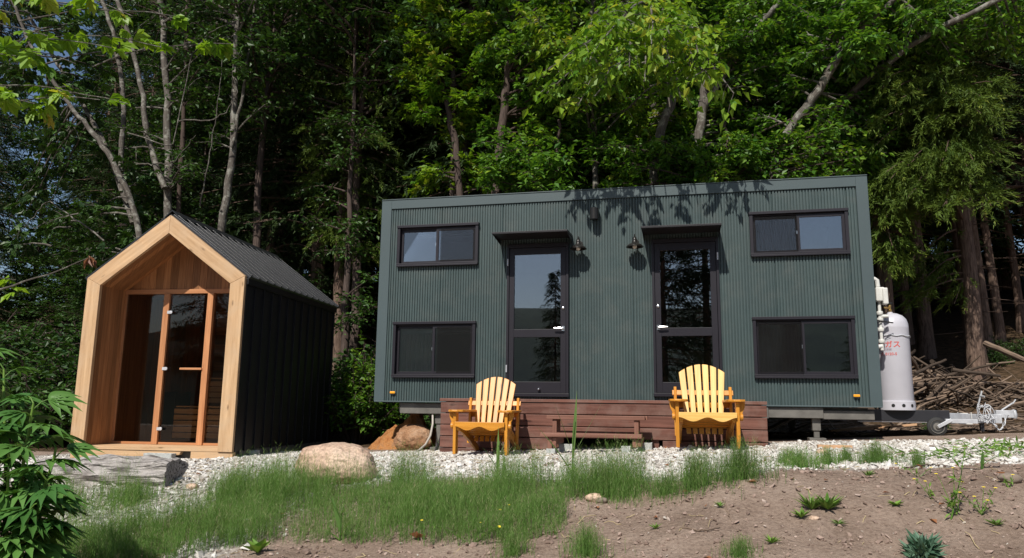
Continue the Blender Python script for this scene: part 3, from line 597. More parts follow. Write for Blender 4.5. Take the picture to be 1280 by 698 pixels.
# ------------------------------------------------------------------ low bench
B = thing('picnic_bench', 'low brown wooden bench with a stepped lower plank between the two orange chairs', 'bench', (3.1, -1.5, .12))
a = at(683, 521.5, -1.42); b_ = at(806, 523.5, -1.42); zt_ = a[2]+.02
g = G(); g.box(a[0], b_[0], -1.42, -1.29, zt_-.04, zt_); g.box(a[0]+.01, b_[0]+.02, -1.28, -1.15, zt_-.038, zt_+.001); g.build('table_top', M['table'], B, bevel=.004)
a2 = at(675, 541, -1.72); b2 = at(802, 544, -1.72); zs = a2[2]+.0
g = G(); g.box(a2[0], b2[0], -1.72, -1.55, zs-.04, zs); g.build('seat_plank', M['table'], B, bevel=.004)
for xx in (a[0]+.06, b_[0]-.11):
    zg = float(tz(xx, -1.5))+.05
    g = G(); g.box(xx, xx+.045, -1.40, -1.35, zg, zt_-.041); g.build('leg', M['table'], B, bevel=.003); g = G(); g.box(xx, xx+.045, -1.2, -1.15, zg, zt_-.041); g.build('leg', M['table'], B, bevel=.003)
    g = G(); g.box(xx, xx+.045, -1.69, -1.60, zg, zs-.041); g.build('leg', M['table'], B, bevel=.003)
    g = G(); g.box(xx+.046, xx+.085, -1.68, -1.16, zs-.12, zs-.045); g.build('cross_beam', M['table'], B, bevel=.003)
def block(px, py, Y, w, d, h, lab, rz=0., m_='concrete'):
    p = at(px, py, Y); z = float(tz(p[0], Y))-.01
    o = thing('concrete_block', lab, 'concrete block', (p[0], Y, z), rz)
    g = G(); g.box(-w/2, w/2, -d/2, -d/2+.025, 0, h); g.box(-w/2, w/2, d/2-.025, d/2, 0, h)
    for xx in (-w/2, -.0125, w/2-.025): g.box(xx, xx+.025, -d/2+.026, d/2-.026, 0, h)
    g.build('block_shell', M[m_], o, bevel=.003, world=False)
    return o
block(690, 562, -1.63, .09, .16, .07, 'small concrete block under the left front foot of the low bench')
block(783, 560, -1.66, .09, .16, .075, 'small concrete block under the right front foot of the low bench')
block(808, 561, -1.2, .12, .18, .085, 'concrete block on the gravel just right of the low bench')
block(708, 560, -1.2, .14, .10, .09, 'concrete block behind the left legs of the low bench')

# ------------------------------------------------------------------ sauna
SO = np.array((-1.498, -.822, -.07)); syaw = .074
S = thing('sauna_cabin', 'small gabled sauna cabin with black metal cladding and pale timber front frame', 'sauna', tuple(SO), syaw)
K = dict(world=False)
w_, eh, rh, ln = 2.235, 2.21, 3.042, 3.02; xm = -w_/2
sl = math.atan2(rh-eh, w_/2)
def penta(off, base=0):  # outline inset by off
    k = off/math.cos(sl); kk = eh-off*math.tan((PI/2-sl)/2+0)*0
    # inner eave height where the inset slope meets the inset wall
    ze = rh-k-(w_/2-off)*math.tan(sl)
    return [(-w_+off, base), (-w_+off, ze), (xm, rh-k), (-off, ze), (-off, base)]
po, pi = penta(0), penta(.195)
names = [('fascia_post', [po[0], po[1], pi[1], (pi[0][0], po[0][1])]), ('fascia_rafter', [po[1], po[2], pi[2], pi[1]]), ('fascia_rafter', [po[2], po[3], pi[3], pi[2]]), ('fascia_post', [po[3], po[4], (pi[4][0], po[4][1]), pi[3]])]
for n_, pl in names:
    q = [(a+(.001 if 0 else 0), b_) for a, b_ in pl]; g = G()
    cxm = sum(a for a, _ in q)/4; czm = sum(b_ for _, b_ in q)/4; q = [(cxm+(a-cxm)*.9985, czm+(b_-czm)*.9985) for a, b_ in q]
    # grain along the member
    g.prism(q, 0, .05, 'xz'); V = g.v[-1]; d_ = np.array((q[1][0]-q[0][0], 0, q[1][1]-q[0][1])); d_ /= np.linalg.norm(d_)
    idx = g.l[-1]; off = random.random()*30; g.uv[-1] = np.stack([V[idx]@d_+off, (V[idx]@np.cross(d_, (0, 1, 0)))+V[idx][:, 1]+off], 1)
    g.build(n_, M['lightwood'], S, bevel=.003, **K)
# porch lining : left wall, right wall, two soffits made of boards
RY = .56
def boards_along(p0, p1, y0, y1, n, inward, name, m_):   # strips run front to back? vertical boards side by side in y
    pass
g = G(); nb = 6
for k in range(nb): a, b_ = .052+(RY-.052)*k/nb, .052+(RY-.052)*(k+1)/nb-.003; g.box(-w_+.17, -w_+.195, a, b_, .045, pi[1][1])
g.build('porch_side_lining', M['cedar'], S, **K)
g = G()
for k in range(nb): a, b_ = .052+(RY-.052)*k/nb, .052+(RY-.052)*(k+1)/nb-.003; g.box(-.195, -.17, a, b_, .045, pi[1][1])
g.build('porch_side_lining', M['cedar'], S, **K)
for sgn in (-1, 1):
    g = G(); A = np.array(pi[1] if sgn < 0 else pi[3]); Bp = np.array(pi[2]); nrm = np.array((-(Bp-A)[1], (Bp-A)[0])); nrm = nrm/np.linalg.norm(nrm)*(.022 if sgn < 0 else -.022)
    for k in range(nb): a, b_ = .052+(RY-.052)*k/nb, .052+(RY-.052)*(k+1)/nb-.003; g.prism([tuple(A), tuple(Bp), tuple(Bp+nrm), tuple(A+nrm)], a, b_, 'xz')
    g.build('soffit_lining', M['cedar'], S, **K)
# front wall of the sauna at RY
ix0, ix1 = -w_+.195, -.195; HT = 2.07
g = G(); nb = 17; zr = pi[2][1]; 
for k in range(nb):
    a = ix0+(ix1-ix0)*k/nb; b_ = ix0+(ix1-ix0)*(k+1)/nb-.003
    f_ = lambda xx: min(zr-abs(xx-xm)*math.tan(sl), zr)-.0
    pl = [(a, HT+.062), (b_, HT+.062)]+[(b_, f_(b_))]+([(xm, f_(xm))] if a < xm < b_ else [])+[(a, f_(a))]
    g.prism(pl[::-1], RY-.02, RY, 'xz')
g.build('gable_boards', M['cedar'], S, **K)
g = G(); g.box(ix0, ix1, RY-.04, RY+.03, HT, HT+.06); g.build('header', M['doorwood'], S, bevel=.002, **K)
for xx in (-1.40, -.755):
    g = G(); g.box(xx-.042, xx+.042, RY-.055, RY+.03, .046, HT-.001); g.build('door_post', M['doorwood'], S, bevel=.003, **K)
g = G(); g.box(ix0, ix1, RY-.03, RY+.03, .046, .075); g.box(ix0, ix0+.02, RY-.03, RY+.03, .076, HT-.001); g.box(ix1-.02, ix1, RY-.03, RY+.03, .076, HT-.001); g.build('glazing_frame', M['doorwood'], S, **K)
for nm, a, b_ in (('fixed_glass', ix0+.02, -1.443), ('fixed_glass', -.712, ix1-.02)):
    g = G(); g.box(a, b_, RY-.004, RY+.004, .076, HT-.001); g.build(nm, M['saunaglass'], S, **K)
g = G(); g.box(-1.356, -.80, RY-.024, RY-.016, .085, HT-.012); DG = g.build('glass_door', M['saunaglass'], S, **K)
g = G(); g.box(-1.11, -.79, RY-.075, RY-.05, 1.03, 1.058); g.box(-.87, -.85, RY-.05, RY-.024, 1.035, 1.053); g.box(-1.08, -1.06, RY-.05, RY-.024, 1.035, 1.053); g.build('handle', M['doorwood'], DG, bevel=.004, **K)
for zz in (1.81, 1.045, .25):
    g = G(); g.box(-1.37, -1.31, RY-.064, RY-.055, zz-.02, zz+.02); g.lathe([(0, 0), (.022, 0), (.022, .01), (0, .012)], (-1.315, RY-.058, zz), 16, rot('X', PI/2)); g.build('hinge', M['galv'], DG, smooth='auto', **K)
g = G(); g.box(-w_+.012, .0-.012, .02, .085, .0, .044); 
for k in range(4): g.box(-w_+.2, -.2, .087+k*.118, .087+k*.118+.113, .012, .043)
g.build('porch_floor', M['lightwood'], S, bevel=.002, **K)
g = G(); g.prism([(-2.23, -.004), (-2.23, -.12), (-1.2, -.075), (-.72, -.05), (-.70, -.004)], .03, .09, 'xz'); g.box(-.56, -.0, .02, .09, -.125, -.004); g.build('front_bearer', M['lightwood'], S, bevel=.003, **K)
g = G(); g.box(-w_+.1, -.04, .12, ln-.05, -.09, .0); g.box(-.05, -.005, .2, ln, -.11, .01); g.build('base_frame', M['galvdull'], S, **K)
# shell
g = G(); g.box(-.06, -.012, .05, ln, .0, eh-.02)
for k in range(13): yy = .06+k*(ln-.08)/12; g.box(-.014, .012, yy-.012, yy+.012, .0, eh-.03)
g.build('clad_wall', M['blacksteel'], S, bevel=.002, **K)
g = G(); g.box(-w_+.012, -w_+.06, .05, ln, 0, eh-.02)
for k in range(13): yy = .06+k*(ln-.08)/12; g.box(-w_-.012, -w_+.014, yy-.012, yy+.012, .0, eh-.03)
g.build('clad_wall', M['blacksteel'], S, bevel=.002, **K)
g = G(); q = penta(.02); g.prism(q, ln-.03, ln, 'xz'); g.build('rear_wall', M['blacksteel'], S, **K)
g = G(); q = penta(.05); zq = HT+.07; g.prism([(q[1][0]+.14, zq), (xm, q[2][1]-.14), (q[3][0]-.14, zq)][::-1], RY+.0, RY+.02, 'xz'); g.build('gable_backing', M['cedar'], S, **K)
# roof slopes with standing seams running down the slope
for sgn in (-1, 1):
    e = np.array((0 if sgn > 0 else -w_, eh)); r = np.array((xm, rh)); d_ = (r-e); L_ = np.linalg.norm(d_); d_ /= L_; nr = np.array((-d_[1], d_[0]))*(1 if d_[0] > 0 else -1); nr = nr if nr[1] > 0 else -nr
    g = G(); e2 = e-d_*.05; a, b_, c_, dd_ = e2, r, r+nr*.03, e2+nr*.03; pl = [tuple(a), tuple(b_), tuple(c_), tuple(dd_)]
    g.prism(pl if sgn > 0 else pl[::-1], .045, ln+.05, 'xz')
    ns = 15
    for k in range(ns):
        yy = .06+k*(ln-.05)/(ns-1); a, b_ = e2+nr*.03, r+nr*.03-d_*.06; pl = [tuple(a), tuple(b_), tuple(b_+nr*.024), tuple(a+nr*.024)]
        g.prism(pl if sgn > 0 else pl[::-1], yy-.013, yy+.013, 'xz')
    g.build('roof', M['blackroof'], S, bevel=.0015, **K)
g = G(); g.prism([(xm-.10, rh-.025), (xm, rh+.065), (xm+.10, rh-.025), (xm+.10, rh-.012), (xm, rh+.078), (xm-.10, rh-.012)], .03, ln+.055, 'xz'); g.build('ridge_cap', M['blackroof'], S, **K)
g = G(); g.box(-.005, .03, .05, ln+.03, eh-.10, eh-.02); g.build('eave_flashing', M['blacksteel'], S, bevel=.003, **K)
# inside: dark lining and slatted benches
g = G()
for k in range(14):
    z0 = .08+k*.15; g.box(-w_+.20, -.20, ln-.12, ln-.09, z0, z0+.145)
for k in range(18): yy = RY+.04+k*.13; g.box(-w_+.17, -w_+.195, yy, yy+.127, .05, 2.1)
for k in range(18): yy = RY+.04+k*.13; g.box(-.195, -.17, yy, yy+.127, .05, 2.1)
g.build('inner_lining', M['cedar'], S, **K)
g = G(); g.box(-w_+.19, -.19, RY+.03, ln-.09, .02, .05); g.box(-w_+.06, -.06, RY+.03, ln-.05, 2.12, 2.15); g.build('inner_floor', M['cedar'], S, **K)
g = G()
for k in range(5): g.box(-1.62, -.21, 1.25, 1.27, .10+k*.085, .17+k*.085)
for k in range(6): g.box(-1.62, -.21, 1.28+k*.09, 1.36+k*.09, .53, .55)
for k in range(4): g.box(-1.62, -.21, 1.95, 1.97, .60+k*.085, .67+k*.085)
for k in range(6): g.box(-1.62, -.21, 1.98+k*.09, 2.06+k*.09, .96, .98)
for k in range(3): g.box(-1.62, -.21, 2.7, 2.72, 1.1+k*.16, 1.2+k*.16)
g.build('sauna_bench', M['bench'], S, bevel=.002, **K)
g = G(); g.box(-1.98, -1.72, 1.4, 1.8, .05, .75); g.build('stove', M['blacksteel'], S, bevel=.01, **K)
def sw(x, y, z=0): v = Vector(SO)+Matrix.Rotation(syaw, 3, 'Z')@Vector((x, y, z)); return v
for (lx, ly, lab, h) in ((-.95, -.02, 'pale concrete block under the sill of the sauna porch', .10), (-.1, .5, 'hollow concrete block under the black side wall of the sauna', .09)):
    p = sw(lx, ly); zz = float(tz(p.x, p.y))-.015
    o = thing('concrete_block', lab, 'concrete block', (p.x, p.y, zz), syaw)
    g = G(); g.box(-.19, .19, -.05, -.03, 0, h); g.box(-.19, .19, .03, .05, 0, h)
    for xx in (-.19, -.08, .055, .17): g.box(xx, xx+.02, -.029, .029, 0, h)
    g.build('block_shell', M['concrete'], o, bevel=.003, world=False)

# ------------------------------------------------------------------ rocks, log, hoses
def rock(name, label, cat, c, dims, m_, seed, sub=5, amp=.12, rz=0., ny=0.):
    import bmesh
    bm = bmesh.new(); bmesh.ops.create_icosphere(bm, subdivisions=sub, radius=1)
    me = bpy.data.meshes.new(name)
    for v in bm.verts:
        p = v.co.copy(); n = noise.fractal(p*1.1+Vector((seed, 0, 0)), 1., 2., 4)*amp+noise.fractal(p*6+Vector((seed, 3, 0)), 1., 2., 4)*amp*.14
        r = 1+n; v.co = Vector((math.copysign(abs(p.x)**.92, p.x)*dims[0]*r, math.copysign(abs(p.y)**.85, p.y)*dims[1]*r, math.copysign(abs(p.z)**.92, p.z)*dims[2]*r))
    bm.to_mesh(me); bm.free(); me.polygons.foreach_set('use_smooth', np.ones(len(me.polygons), bool)); me.materials.append(m_)
    o = bpy.data.objects.new(name, me); COL.objects.link(o); o.location = c; o.rotation_euler = (0, ny, rz); tag(o, label, cat); return o
p = gpt(411, 603); rock('boulder', 'large smooth tan boulder on the gravel edge in front of the sauna', 'boulder', (p[0], p[1]+.12, p[2]+.10), (.28, .22, .155), M['boulder'], 3, 6, .13, .15, .06)
p = at(510, 545, .35); rock('soil_covered_rock', 'brown rock half buried in orange soil under the left end of the green house', 'rock', (at(517, 545, .25)[0], .25, .10), (.25, .2, .17), M['redrock'], 8, 5, .2)
hx_, hy_ = at(512, 545, .75)[0], .78; nr_, na_ = 26, 60; V = [(hx_, hy_, .42)]; Fs = []
for q in range(1, nr_+1):
    for k in range(na_):
        a = 2*PI*k/na_; r = q/nr_; x_, y_ = hx_+.62*r*math.cos(a), hy_+.5*r*math.sin(a); n_ = noise.fractal(Vector((x_*5, y_*5, 1)), 1, 2, 5); V.append((x_+.03*n_, y_+.02*n_, float(tz(x_, y_))-.03+.47*(1-r)**.85*(1+.25*n_)+.05*n_))
for q in range(nr_-1):
    for k in range(na_): a, c_ = 1+q*na_+k, 1+q*na_+(k+1) % na_; Fs.append((a, a+na_, c_+na_, c_))
Fs += [(0, 1+k, 1+(k+1) % na_) for k in range(na_)]
g = G(); g.add(V, Fs, None, .5); g.build('soil_heap', M['soil'], smooth=True, label='heap of orange soil behind the brown rock under the green house', cat='soil heap')
for (px, py, s_, lab) in ((240, 612, .045, 'small brown stone lying on the gravel right of the weathered log'), (743, 627, .05, 'reddish stone at the edge of the bare soil below the low bench'), (752, 629, .035, 'white stone beside the reddish stone at the soil edge'), (1028, 568, .05, 'brown stone among the weeds below the right end of the deck'), (1263, 603, .05, 'white stone on the bare soil near the right edge of the picture'), (1018, 651, .025, 'yellowish pebble beside the tall weed at lower right')):
    p = gpt(px, py); rock('stone', lab, 'stone', (p[0], p[1], p[2]+s_*.35), (s_, s_*.7, s_*.55), M['gstone'] if 'white' in lab else M['boulder'], px, 3, .25)
pa, pb = gpt(40, 612), gpt(203, 612)
L0 = Vector((pa[0]-.25, pa[1]+.3, pa[2]+.085)); L1 = Vector((pb[0], pb[1]+.12, pb[2]+.095)); n = 40; sg_ = 36; V = []
for q in range(n):
    t = q/(n-1); c = L0.lerp(L1, t); r0 = .118+.02*t
    for k in range(sg_):
        a = 2*PI*k/sg_; nz = noise.fractal(Vector((t*2, math.cos(a)*1.2, math.sin(a)*1.2)), 1, 2, 5)*.34+.16*noise.noise(Vector((t*3, a*7, 2)))+.09*noise.noise(Vector((t*9, a*11, 5)))
        r = r0*(1+nz)*(1 if q not in (0, n-1) else .9); V.append((c.x+(-.1)*math.cos(a)*r, c.y+math.cos(a)*r*1.1, c.z+math.sin(a)*r*.92))
d_ = (L1-L0); uv = []; Fs = []
for q in range(n-1):
    for k in range(sg_): f_ = (q*sg_+k, (q+1)*sg_+k, (q+1)*sg_+(k+1) % sg_, q*sg_+(k+1) % sg_); Fs.append(f_); uv += [(q/n*d_.length, k/sg_*.8), ((q+1)/n*d_.length, k/sg_*.8), ((q+1)/n*d_.length, (k+1)/sg_*.8), (q/n*d_.length, (k+1)/sg_*.8)]
Fs.append(tuple(range((n-1)*sg_, n*sg_))); uv += [(1.6*math.cos(2*PI*k/sg_), .12*math.sin(2*PI*k/sg_)) for k in range(sg_)]
g = G(); g.add(V, Fs, uv, .5); g.build('weathered_log', M['weathered'], smooth='auto', label='weathered grey split log lying on the grass in front of the sauna', cat='log')
pp = at(548, 505, -.0)
g = G(); g.tube([at(541, 511, .1), at(541, 530, .05), at(538, 545, -.1), at(532, 556, -.3), at(524, 563, -.5), at(514, 567, -.7)], .014, 10); g.build('grey_hose', M['hose'], smooth=True, label='grey hose hanging from the trailer frame to the gravel', cat='hose')
g = G(); g.tube([at(556, 510, .1), at(554, 530, 0), at(551, 548, -.2), at(545, 564, -.4), at(540, 568, -.55)], .018, 10); g.build('black_hose', M['blackhose'], smooth=True, label='black hose curving to the gravel at the left end of the deck', cat='hose')
p = gpt(477, 572); g = G(); 
p = gpt(1046, 562); o = thing('timber_offcut', 'orange timber offcut lying on the gravel right of the deck', 'offcut', (p[0], p[1]+.1, p[2]))
g = G(); g.box(-.15, .15, -.04, .04, 0, .035); g.build('offcut_board', M['plank'], o, bevel=.003, world=False)

# ------------------------------------------------------------------ vegetation
def unit(a): return a/(np.linalg.norm(a, axis=-1, keepdims=True)+1e-9)
def leaves(g, P, D, N, L, W, rnd, fold=.18, wp=.42):
    """kite shaped leaves, folded along the midrib: P base, D direction, N face normal"""
    n = len(P); D = unit(D); S = unit(np.cross(D, N)); N = np.cross(S, D); L = np.broadcast_to(L, n)[:, None]; W = np.broadcast_to(W, n)[:, None]
    a = P; b = P+D*L*wp+S*W*.5+N*W*fold; c = P+D*L-N*L*.10; d = P+D*L*wp-S*W*.5+N*W*fold
    V = np.stack([a, b, c, d], 1).reshape(-1, 3); i = 4*np.arange(n)[:, None]
    Fc = np.concatenate([i+np.array([[0, 1, 2]]), i+np.array([[0, 2, 3]])], 1).reshape(-1, 3)
    g.add(V, Fc, None, np.repeat(np.broadcast_to(rnd, n), 4))
def palm(g, P, D, N, size, k, spread, wr, rnd, drop=.0, wp=.42):
    """k leaflets or lobes spread fan-wise from each point"""
    n = len(P); D = unit(D); S = unit(np.cross(D, N)); U = np.cross(S, D)
    for j in range(k):
        a = (j-(k-1)/2)*spread; dd = D*math.cos(a)+S*math.sin(a); dd[:, 2] -= drop; L = size*(1-.38*abs(j-(k-1)/2)/max(1, (k-1)/2)); leaves(g, P, dd, U, L, L*wr, rnd, .18, wp)
def curve(p0, p1, sag=.0, wob=.06, n=8, seed=None):
    p0 = np.array(p0, float); p1 = np.array(p1, float); t = np.linspace(0, 1, n)[:, None]; L = np.linalg.norm(p1-p0)
    w = np.cumsum(rng.normal(0, wob*L/n, (n, 3)), axis=0); w -= t*w[-1]
    P = p0*(1-t)+p1*t+w; P[:, 2] += -sag*L*4*(t*(1-t))[:, 0]; return P
def interp(P, t):
    t = np.asarray(t)*(len(P)-1); i = np.minimum(t.astype(int), len(P)-2); f = (t-i)[:, None]; return P[i]*(1-f)+P[i+1]*f
def bough(gw, gl, p0, p1, r0, n_tw=14, tw=.5, leaf=.10, per=9, kind='oval', t0=.3, sag=-.05, rmax=1., droop=.25):
    """a branch with side twigs and leaves along them"""
    P = curve(p0, p1, sag); gw.tube(P, np.linspace(r0, .006, len(P)), 6, False)
    dirb = unit(P[-1]-P[0]); ts = rng.uniform(t0, 1, n_tw); B = interp(P, ts)
    D = unit(rng.normal(0, 1, (n_tw, 3))*np.array([1, 1, .45])+dirb*.8); L = tw*rng.uniform(.5, 1.25, n_tw)*(1.15-.5*ts)
    for q in range(0, n_tw, 1):
        e = B[q]+D[q]*L[q]+np.array([0, 0, -.15*L[q]]); gw.tube([B[q], (B[q]+e)/2+np.array([0, 0, .03]), e], [.007, .005, .003], 3, False)
    m_ = n_tw*per; bi = np.repeat(np.arange(n_tw), per); u = np.tile(np.linspace(.15, 1.05, per), n_tw)+rng.normal(0, .05, m_)
    C = B[bi]+D[bi]*(L[bi]*u)[:, None]+np.array([0, 0, -1])*(.15*L[bi]*u*u)[:, None]+rng.normal(0, .035, (m_, 3))
    side = unit(np.cross(D[bi], np.array([0, 0, 1.])))*np.where(np.arange(m_) % 2, 1, -1)[:, None]
    d = unit(D[bi]*.5+side*.8+rng.normal(0, .35, (m_, 3))-np.array([0, 0, droop])); N = unit(np.array([0, 0, 1.])+rng.normal(0, .42, (m_, 3)))
    rr = np.clip(rng.normal(.45, .22, m_)+rng.normal(0, .12), 0, rmax); sz = leaf*rng.uniform(.65, 1.25, m_)
    if kind == 'oval': leaves(gl, C, d, N, sz, sz*.55, rr)
    elif kind == 'maple': palm(gl, C, d, N, sz, 3, .75, .5, rr)
    elif kind == 'chest': palm(gl, C, d, N, sz, 5, .60, .52, rr, .25, .62)
def make_tree(name, label, cat, trunks, boughs, bark, leafm, group=None, kind='oval', leaf=.13, per=8, n_tw=14, tw=.5, base=None, seg=9, droop=.25):
    b0 = base if base is not None else trunks[0][0][0]
    T_ = thing(name, label, cat, tuple(float(v) for v in b0), 0., group)
    for (P, R) in trunks:
        P = np.array(P, float); n = len(P); t = np.linspace(0, n-1, (n-1)*5+1); i = np.minimum(t.astype(int), n-2); f = t-i
        Pm = np.vstack([2*P[0]-P[1], P, 2*P[-1]-P[-2]]); f_ = f[:, None]; a, b_, c_, d_ = Pm[i], Pm[i+1], Pm[i+2], Pm[i+3]
        Q_ = .5*((2*b_)+(-a+c_)*f_+(2*a-5*b_+4*c_-d_)*f_**2+(-a+3*b_-3*c_+d_)*f_**3)
        Rr = np.interp(t, np.arange(n), R)*(1+.06*rng.standard_normal(len(t))); Q_ += rng.normal(0, .012, Q_.shape)
        g = G(); g.tube(Q_, Rr, seg); g.build('trunk', bark, T_, smooth=True)
    gw, gl = G(), G()
    for bo in boughs: bough(gw, gl, bo[0], bo[1], bo[2] if len(bo) > 2 else .03, n_tw=bo[3] if len(bo) > 3 else n_tw, tw=tw, leaf=leaf, per=per, kind=kind, droop=droop)
    if gw.v: gw.build('branches', bark, T_)
    if gl.v: gl.build('crown', leafm, T_)
    return T_
def px_path(pts, Y, base=True, topz=None, wpx=None):
    """trunk centre line: pixel path at depths Y (number or pair), continued down to the ground"""
    n = len(pts); Ys = np.linspace(Y[0], Y[1], n) if isinstance(Y, (tuple, list)) else np.full(n, Y)
    P = [at(px, py, yy) for (px, py), yy in zip(pts, Ys)]
    if base:
        b_ = P[0]; d = P[0]-P[1]; h = b_[2]-float(tz(b_[0], b_[1], False)); k = min(h/max(abs(d[2]), .2), 3)*.6
        gx, gy = b_[0]+d[0]*k, b_[1]; P = [np.array([gx, gy, float(tz(gx, gy, False))-.1])]+P
    if topz:
        d = P[-1]-P[-2]; d = d/abs(d[2]+1e-3); d[:2] = np.clip(d[:2], -.6, .6); P.append(P[-1]+d*(topz-P[-1][2]))
    return P
def wr(wpx, Y): return wpx/2/F*(Y-CAM[1])*1.02
def crown_boughs(path, z0, z1, n, ln, toward=None, r=.03):
    """random boughs leaving a trunk between heights z0 and z1"""
    P = np.array(path); out = []
    for _ in range(n):
        z = rng.uniform(z0, z1); k = np.interp(z, P[:, 2], np.arange(len(P))); s = interp(P, [k/(len(P)-1)])[0]; a = rng.uniform(0, 2*PI)
        d = np.array([math.cos(a), math.sin(a), rng.uniform(-.1, .5)]); L = ln*rng.uniform(.5, 1.1)
        if toward is not None: d = unit(d+np.array(toward))
        out.append((s, s+d*L, r))
    return out
def px_boughs(poly, Yr, n, src, ln=(1., 2.), r=.022, up=.3):
    """boughs whose leafy ends fill part of the view, reaching out from the nearest point of a trunk"""
    P = np.array(src); out = []
    x0, x1, y0, y1 = poly
    for _ in range(n):
        e = at(rng.uniform(x0, x1), rng.uniform(y0, y1), rng.uniform(*Yr)); t = np.linspace(0, 1, 60); Q_ = interp(P, t); dz = Q_[:, 2]-(e[2]-up*rng.uniform(.3, 1.5)); d = np.linalg.norm((Q_-e)*np.array([1, 1, .6]), axis=1)+.4*np.abs(dz); s = Q_[int(np.argmin(d))]
        v = e-s; L = np.linalg.norm(v); mx = ln[1]*rng.uniform(.8, 1.3)
        if L > mx*2.2: s = e-v/L*mx   # a limb hidden in the foliage carries it
        out.append((s, e, r))
    return out

# --- cedar prototypes (drooping sprays of short needles)
def cedar_crown(g, gw, h, z0, rmax, nb, ns=11, nk=15, blade=.13):
    zb_ = z0+(h-z0)*rng.random(nb)**1.05; az = rng.uniform(0, 2*PI, nb); fr = (h-zb_)/(h-z0); L = rmax*(.16+.84*fr**.75)*rng.uniform(.65, 1.1, nb)
    D = np.stack([np.cos(az), np.sin(az), np.zeros(nb)], 1)
    for q in range(nb):
        gw.tube([(0, 0, zb_[q]), D[q]*L[q]*.5+np.array([0, 0, zb_[q]-.05*L[q]]), D[q]*L[q]*.97+np.array([0, 0, zb_[q]-.2*L[q]])], [.03, .018, .006], 4, False)
    bi = np.repeat(np.arange(nb), ns); t = rng.uniform(.25, 1.05, nb*ns); tt = (t*L[bi])[:, None]
    side = unit(np.cross(D[bi], np.array([0, 0, 1.])))*rng.normal(0, .22, nb*ns)[:, None]*(L[bi])[:, None]*.8
    P = D[bi]*tt+side; P[:, 2] += zb_[bi]-.2*L[bi]*t*t+rng.normal(0, .08, nb*ns)
    d = unit(D[bi]*.9+side*1.2+rng.normal(0, .3, (nb*ns, 3))+np.array([0, 0, -.55])); sl_ = rng.uniform(.28, .6, nb*ns)
    m_ = nb*ns*nk; si = np.repeat(np.arange(nb*ns), nk); u = np.tile(np.linspace(.0, 1, nk), nb*ns)
    Q_ = P[si]+d[si]*(sl_[si]*u)[:, None]; Q_[:, 2] -= .12*u*u*sl_[si]; Q_ += rng.normal(0, .018, Q_.shape)
    dd = unit(d[si]*1.+rng.normal(0, .34, (m_, 3))); N = rng.normal(0, 1, (m_, 3)); bl = blade*(1.15-.5*u)*rng.uniform(.7, 1.2, m_); S_ = unit(np.cross(dd, N))*(bl*.12)[:, None]
    V = np.stack([Q_-S_, Q_+S_, Q_+dd*bl[:, None]], 1).reshape(-1, 3)
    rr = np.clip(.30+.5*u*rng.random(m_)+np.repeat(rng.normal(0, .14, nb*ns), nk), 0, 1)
    g.add(V, np.arange(3*m_).reshape(-1, 3), None, np.repeat(rr, 3))
def cedar(name, label, cat, loc, h, z0, rmax, nb, r0, leafm, group=None, lean=(0, 0), **kw):
    T_ = thing(name, label, cat, tuple(loc), 0., group)
    z = np.array([-.15, .25, .8, h*.3, h*.6, h*.98]); g = G()
    P = np.stack([lean[0]*z/h*h*.1+.04*np.sin(z), lean[1]*z*.1+.04*np.cos(z*.7), z], 1); n = 24; zz = np.linspace(-.15, h*.98, n)
    Pp = np.stack([np.interp(zz, z, P[:, 0]), np.interp(zz, z, P[:, 1]), zz], 1); R = r0*(1-.9*zz/h)*(1+.45*np.exp(-np.clip(zz, 0, 9)/.3)); g.tube(Pp, R, 12); g.build('trunk', M['bark_cedar'], T_, smooth=True, world=False)
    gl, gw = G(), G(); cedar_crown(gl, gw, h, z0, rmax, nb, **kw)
    for k in range(14):   # dead snags on the bare trunk
        zq = rng.uniform(.6, z0+.5); a = rng.uniform(0, 6.28); L = rng.uniform(.25, .9); gw.tube([(0, 0, zq), (math.cos(a)*L, math.sin(a)*L, zq-.1*L)], [.012, .004], 4, False)
    gw.build('branches', M['bark_cedar'], T_, world=False); gl.build('crown', leafm, T_, world=False); return T_
def ground_at(x, y): return float(tz(x, y, False))-.05

GC = 'dark cedars standing deep in the woods'; LC = 'tall dark cedar deep in the shaded woods behind the buildings'
protos = []
for k in range(3):
    x, y = [(-6.5, 8.5), (1.2, 9.5), (8.9, 12.5)][k]
    protos.append(cedar('cedar_tree', LC, 'cedar tree', (x, y, ground_at(x, y)), [17, 19, 15][k], [3.5, 4.5, 2.6][k], [2.6, 2.4, 2.8][k], [270, 290, 260][k], [.17, .2, .15][k], M['cedar_shaded'], GC, ns=12, nk=13, blade=.17))
spots = []
for row, (yy, st, jit) in enumerate(((7.6, 2.5, .5), (10.2, 2.2, .6), (13.2, 2.2, .8), (16.8, 2.3, .9), (21.0, 2.4, 1.), (26.5, 2.6, 1.2), (33, 3.0, 1.4), (40, 3.2, 1.6))):
    x = -15-row*4
    while x < 16+row*4.2:
        xx, y2 = x+rng.normal(0, jit), yy+rng.normal(0, jit)
        # keep the sky gaps at upper left, and the open trunks at right
        keepit = True
        an = (CAM[0]-xx)/(y2-CAM[1])
        if .80 < an < 1.15 and rng.random() < .72: keepit = False
        if row == 0 and (xx > 7.5 or -2.2 < xx < -.4): keepit = False
        if xx < -4.2-(yy-7)*.35 and row < 3 and rng.random() < .25: keepit = False
        if keepit: spots.append((xx, y2))
        x += st
for k, (x, y) in enumerate(spots):
    s = rng.uniform(.85, 1.2); dup(protos[k % 3], (x, y, ground_at(x, y)), rng.uniform(0, 6.28), (s, s, s*rng.uniform(.95, 1.1)))

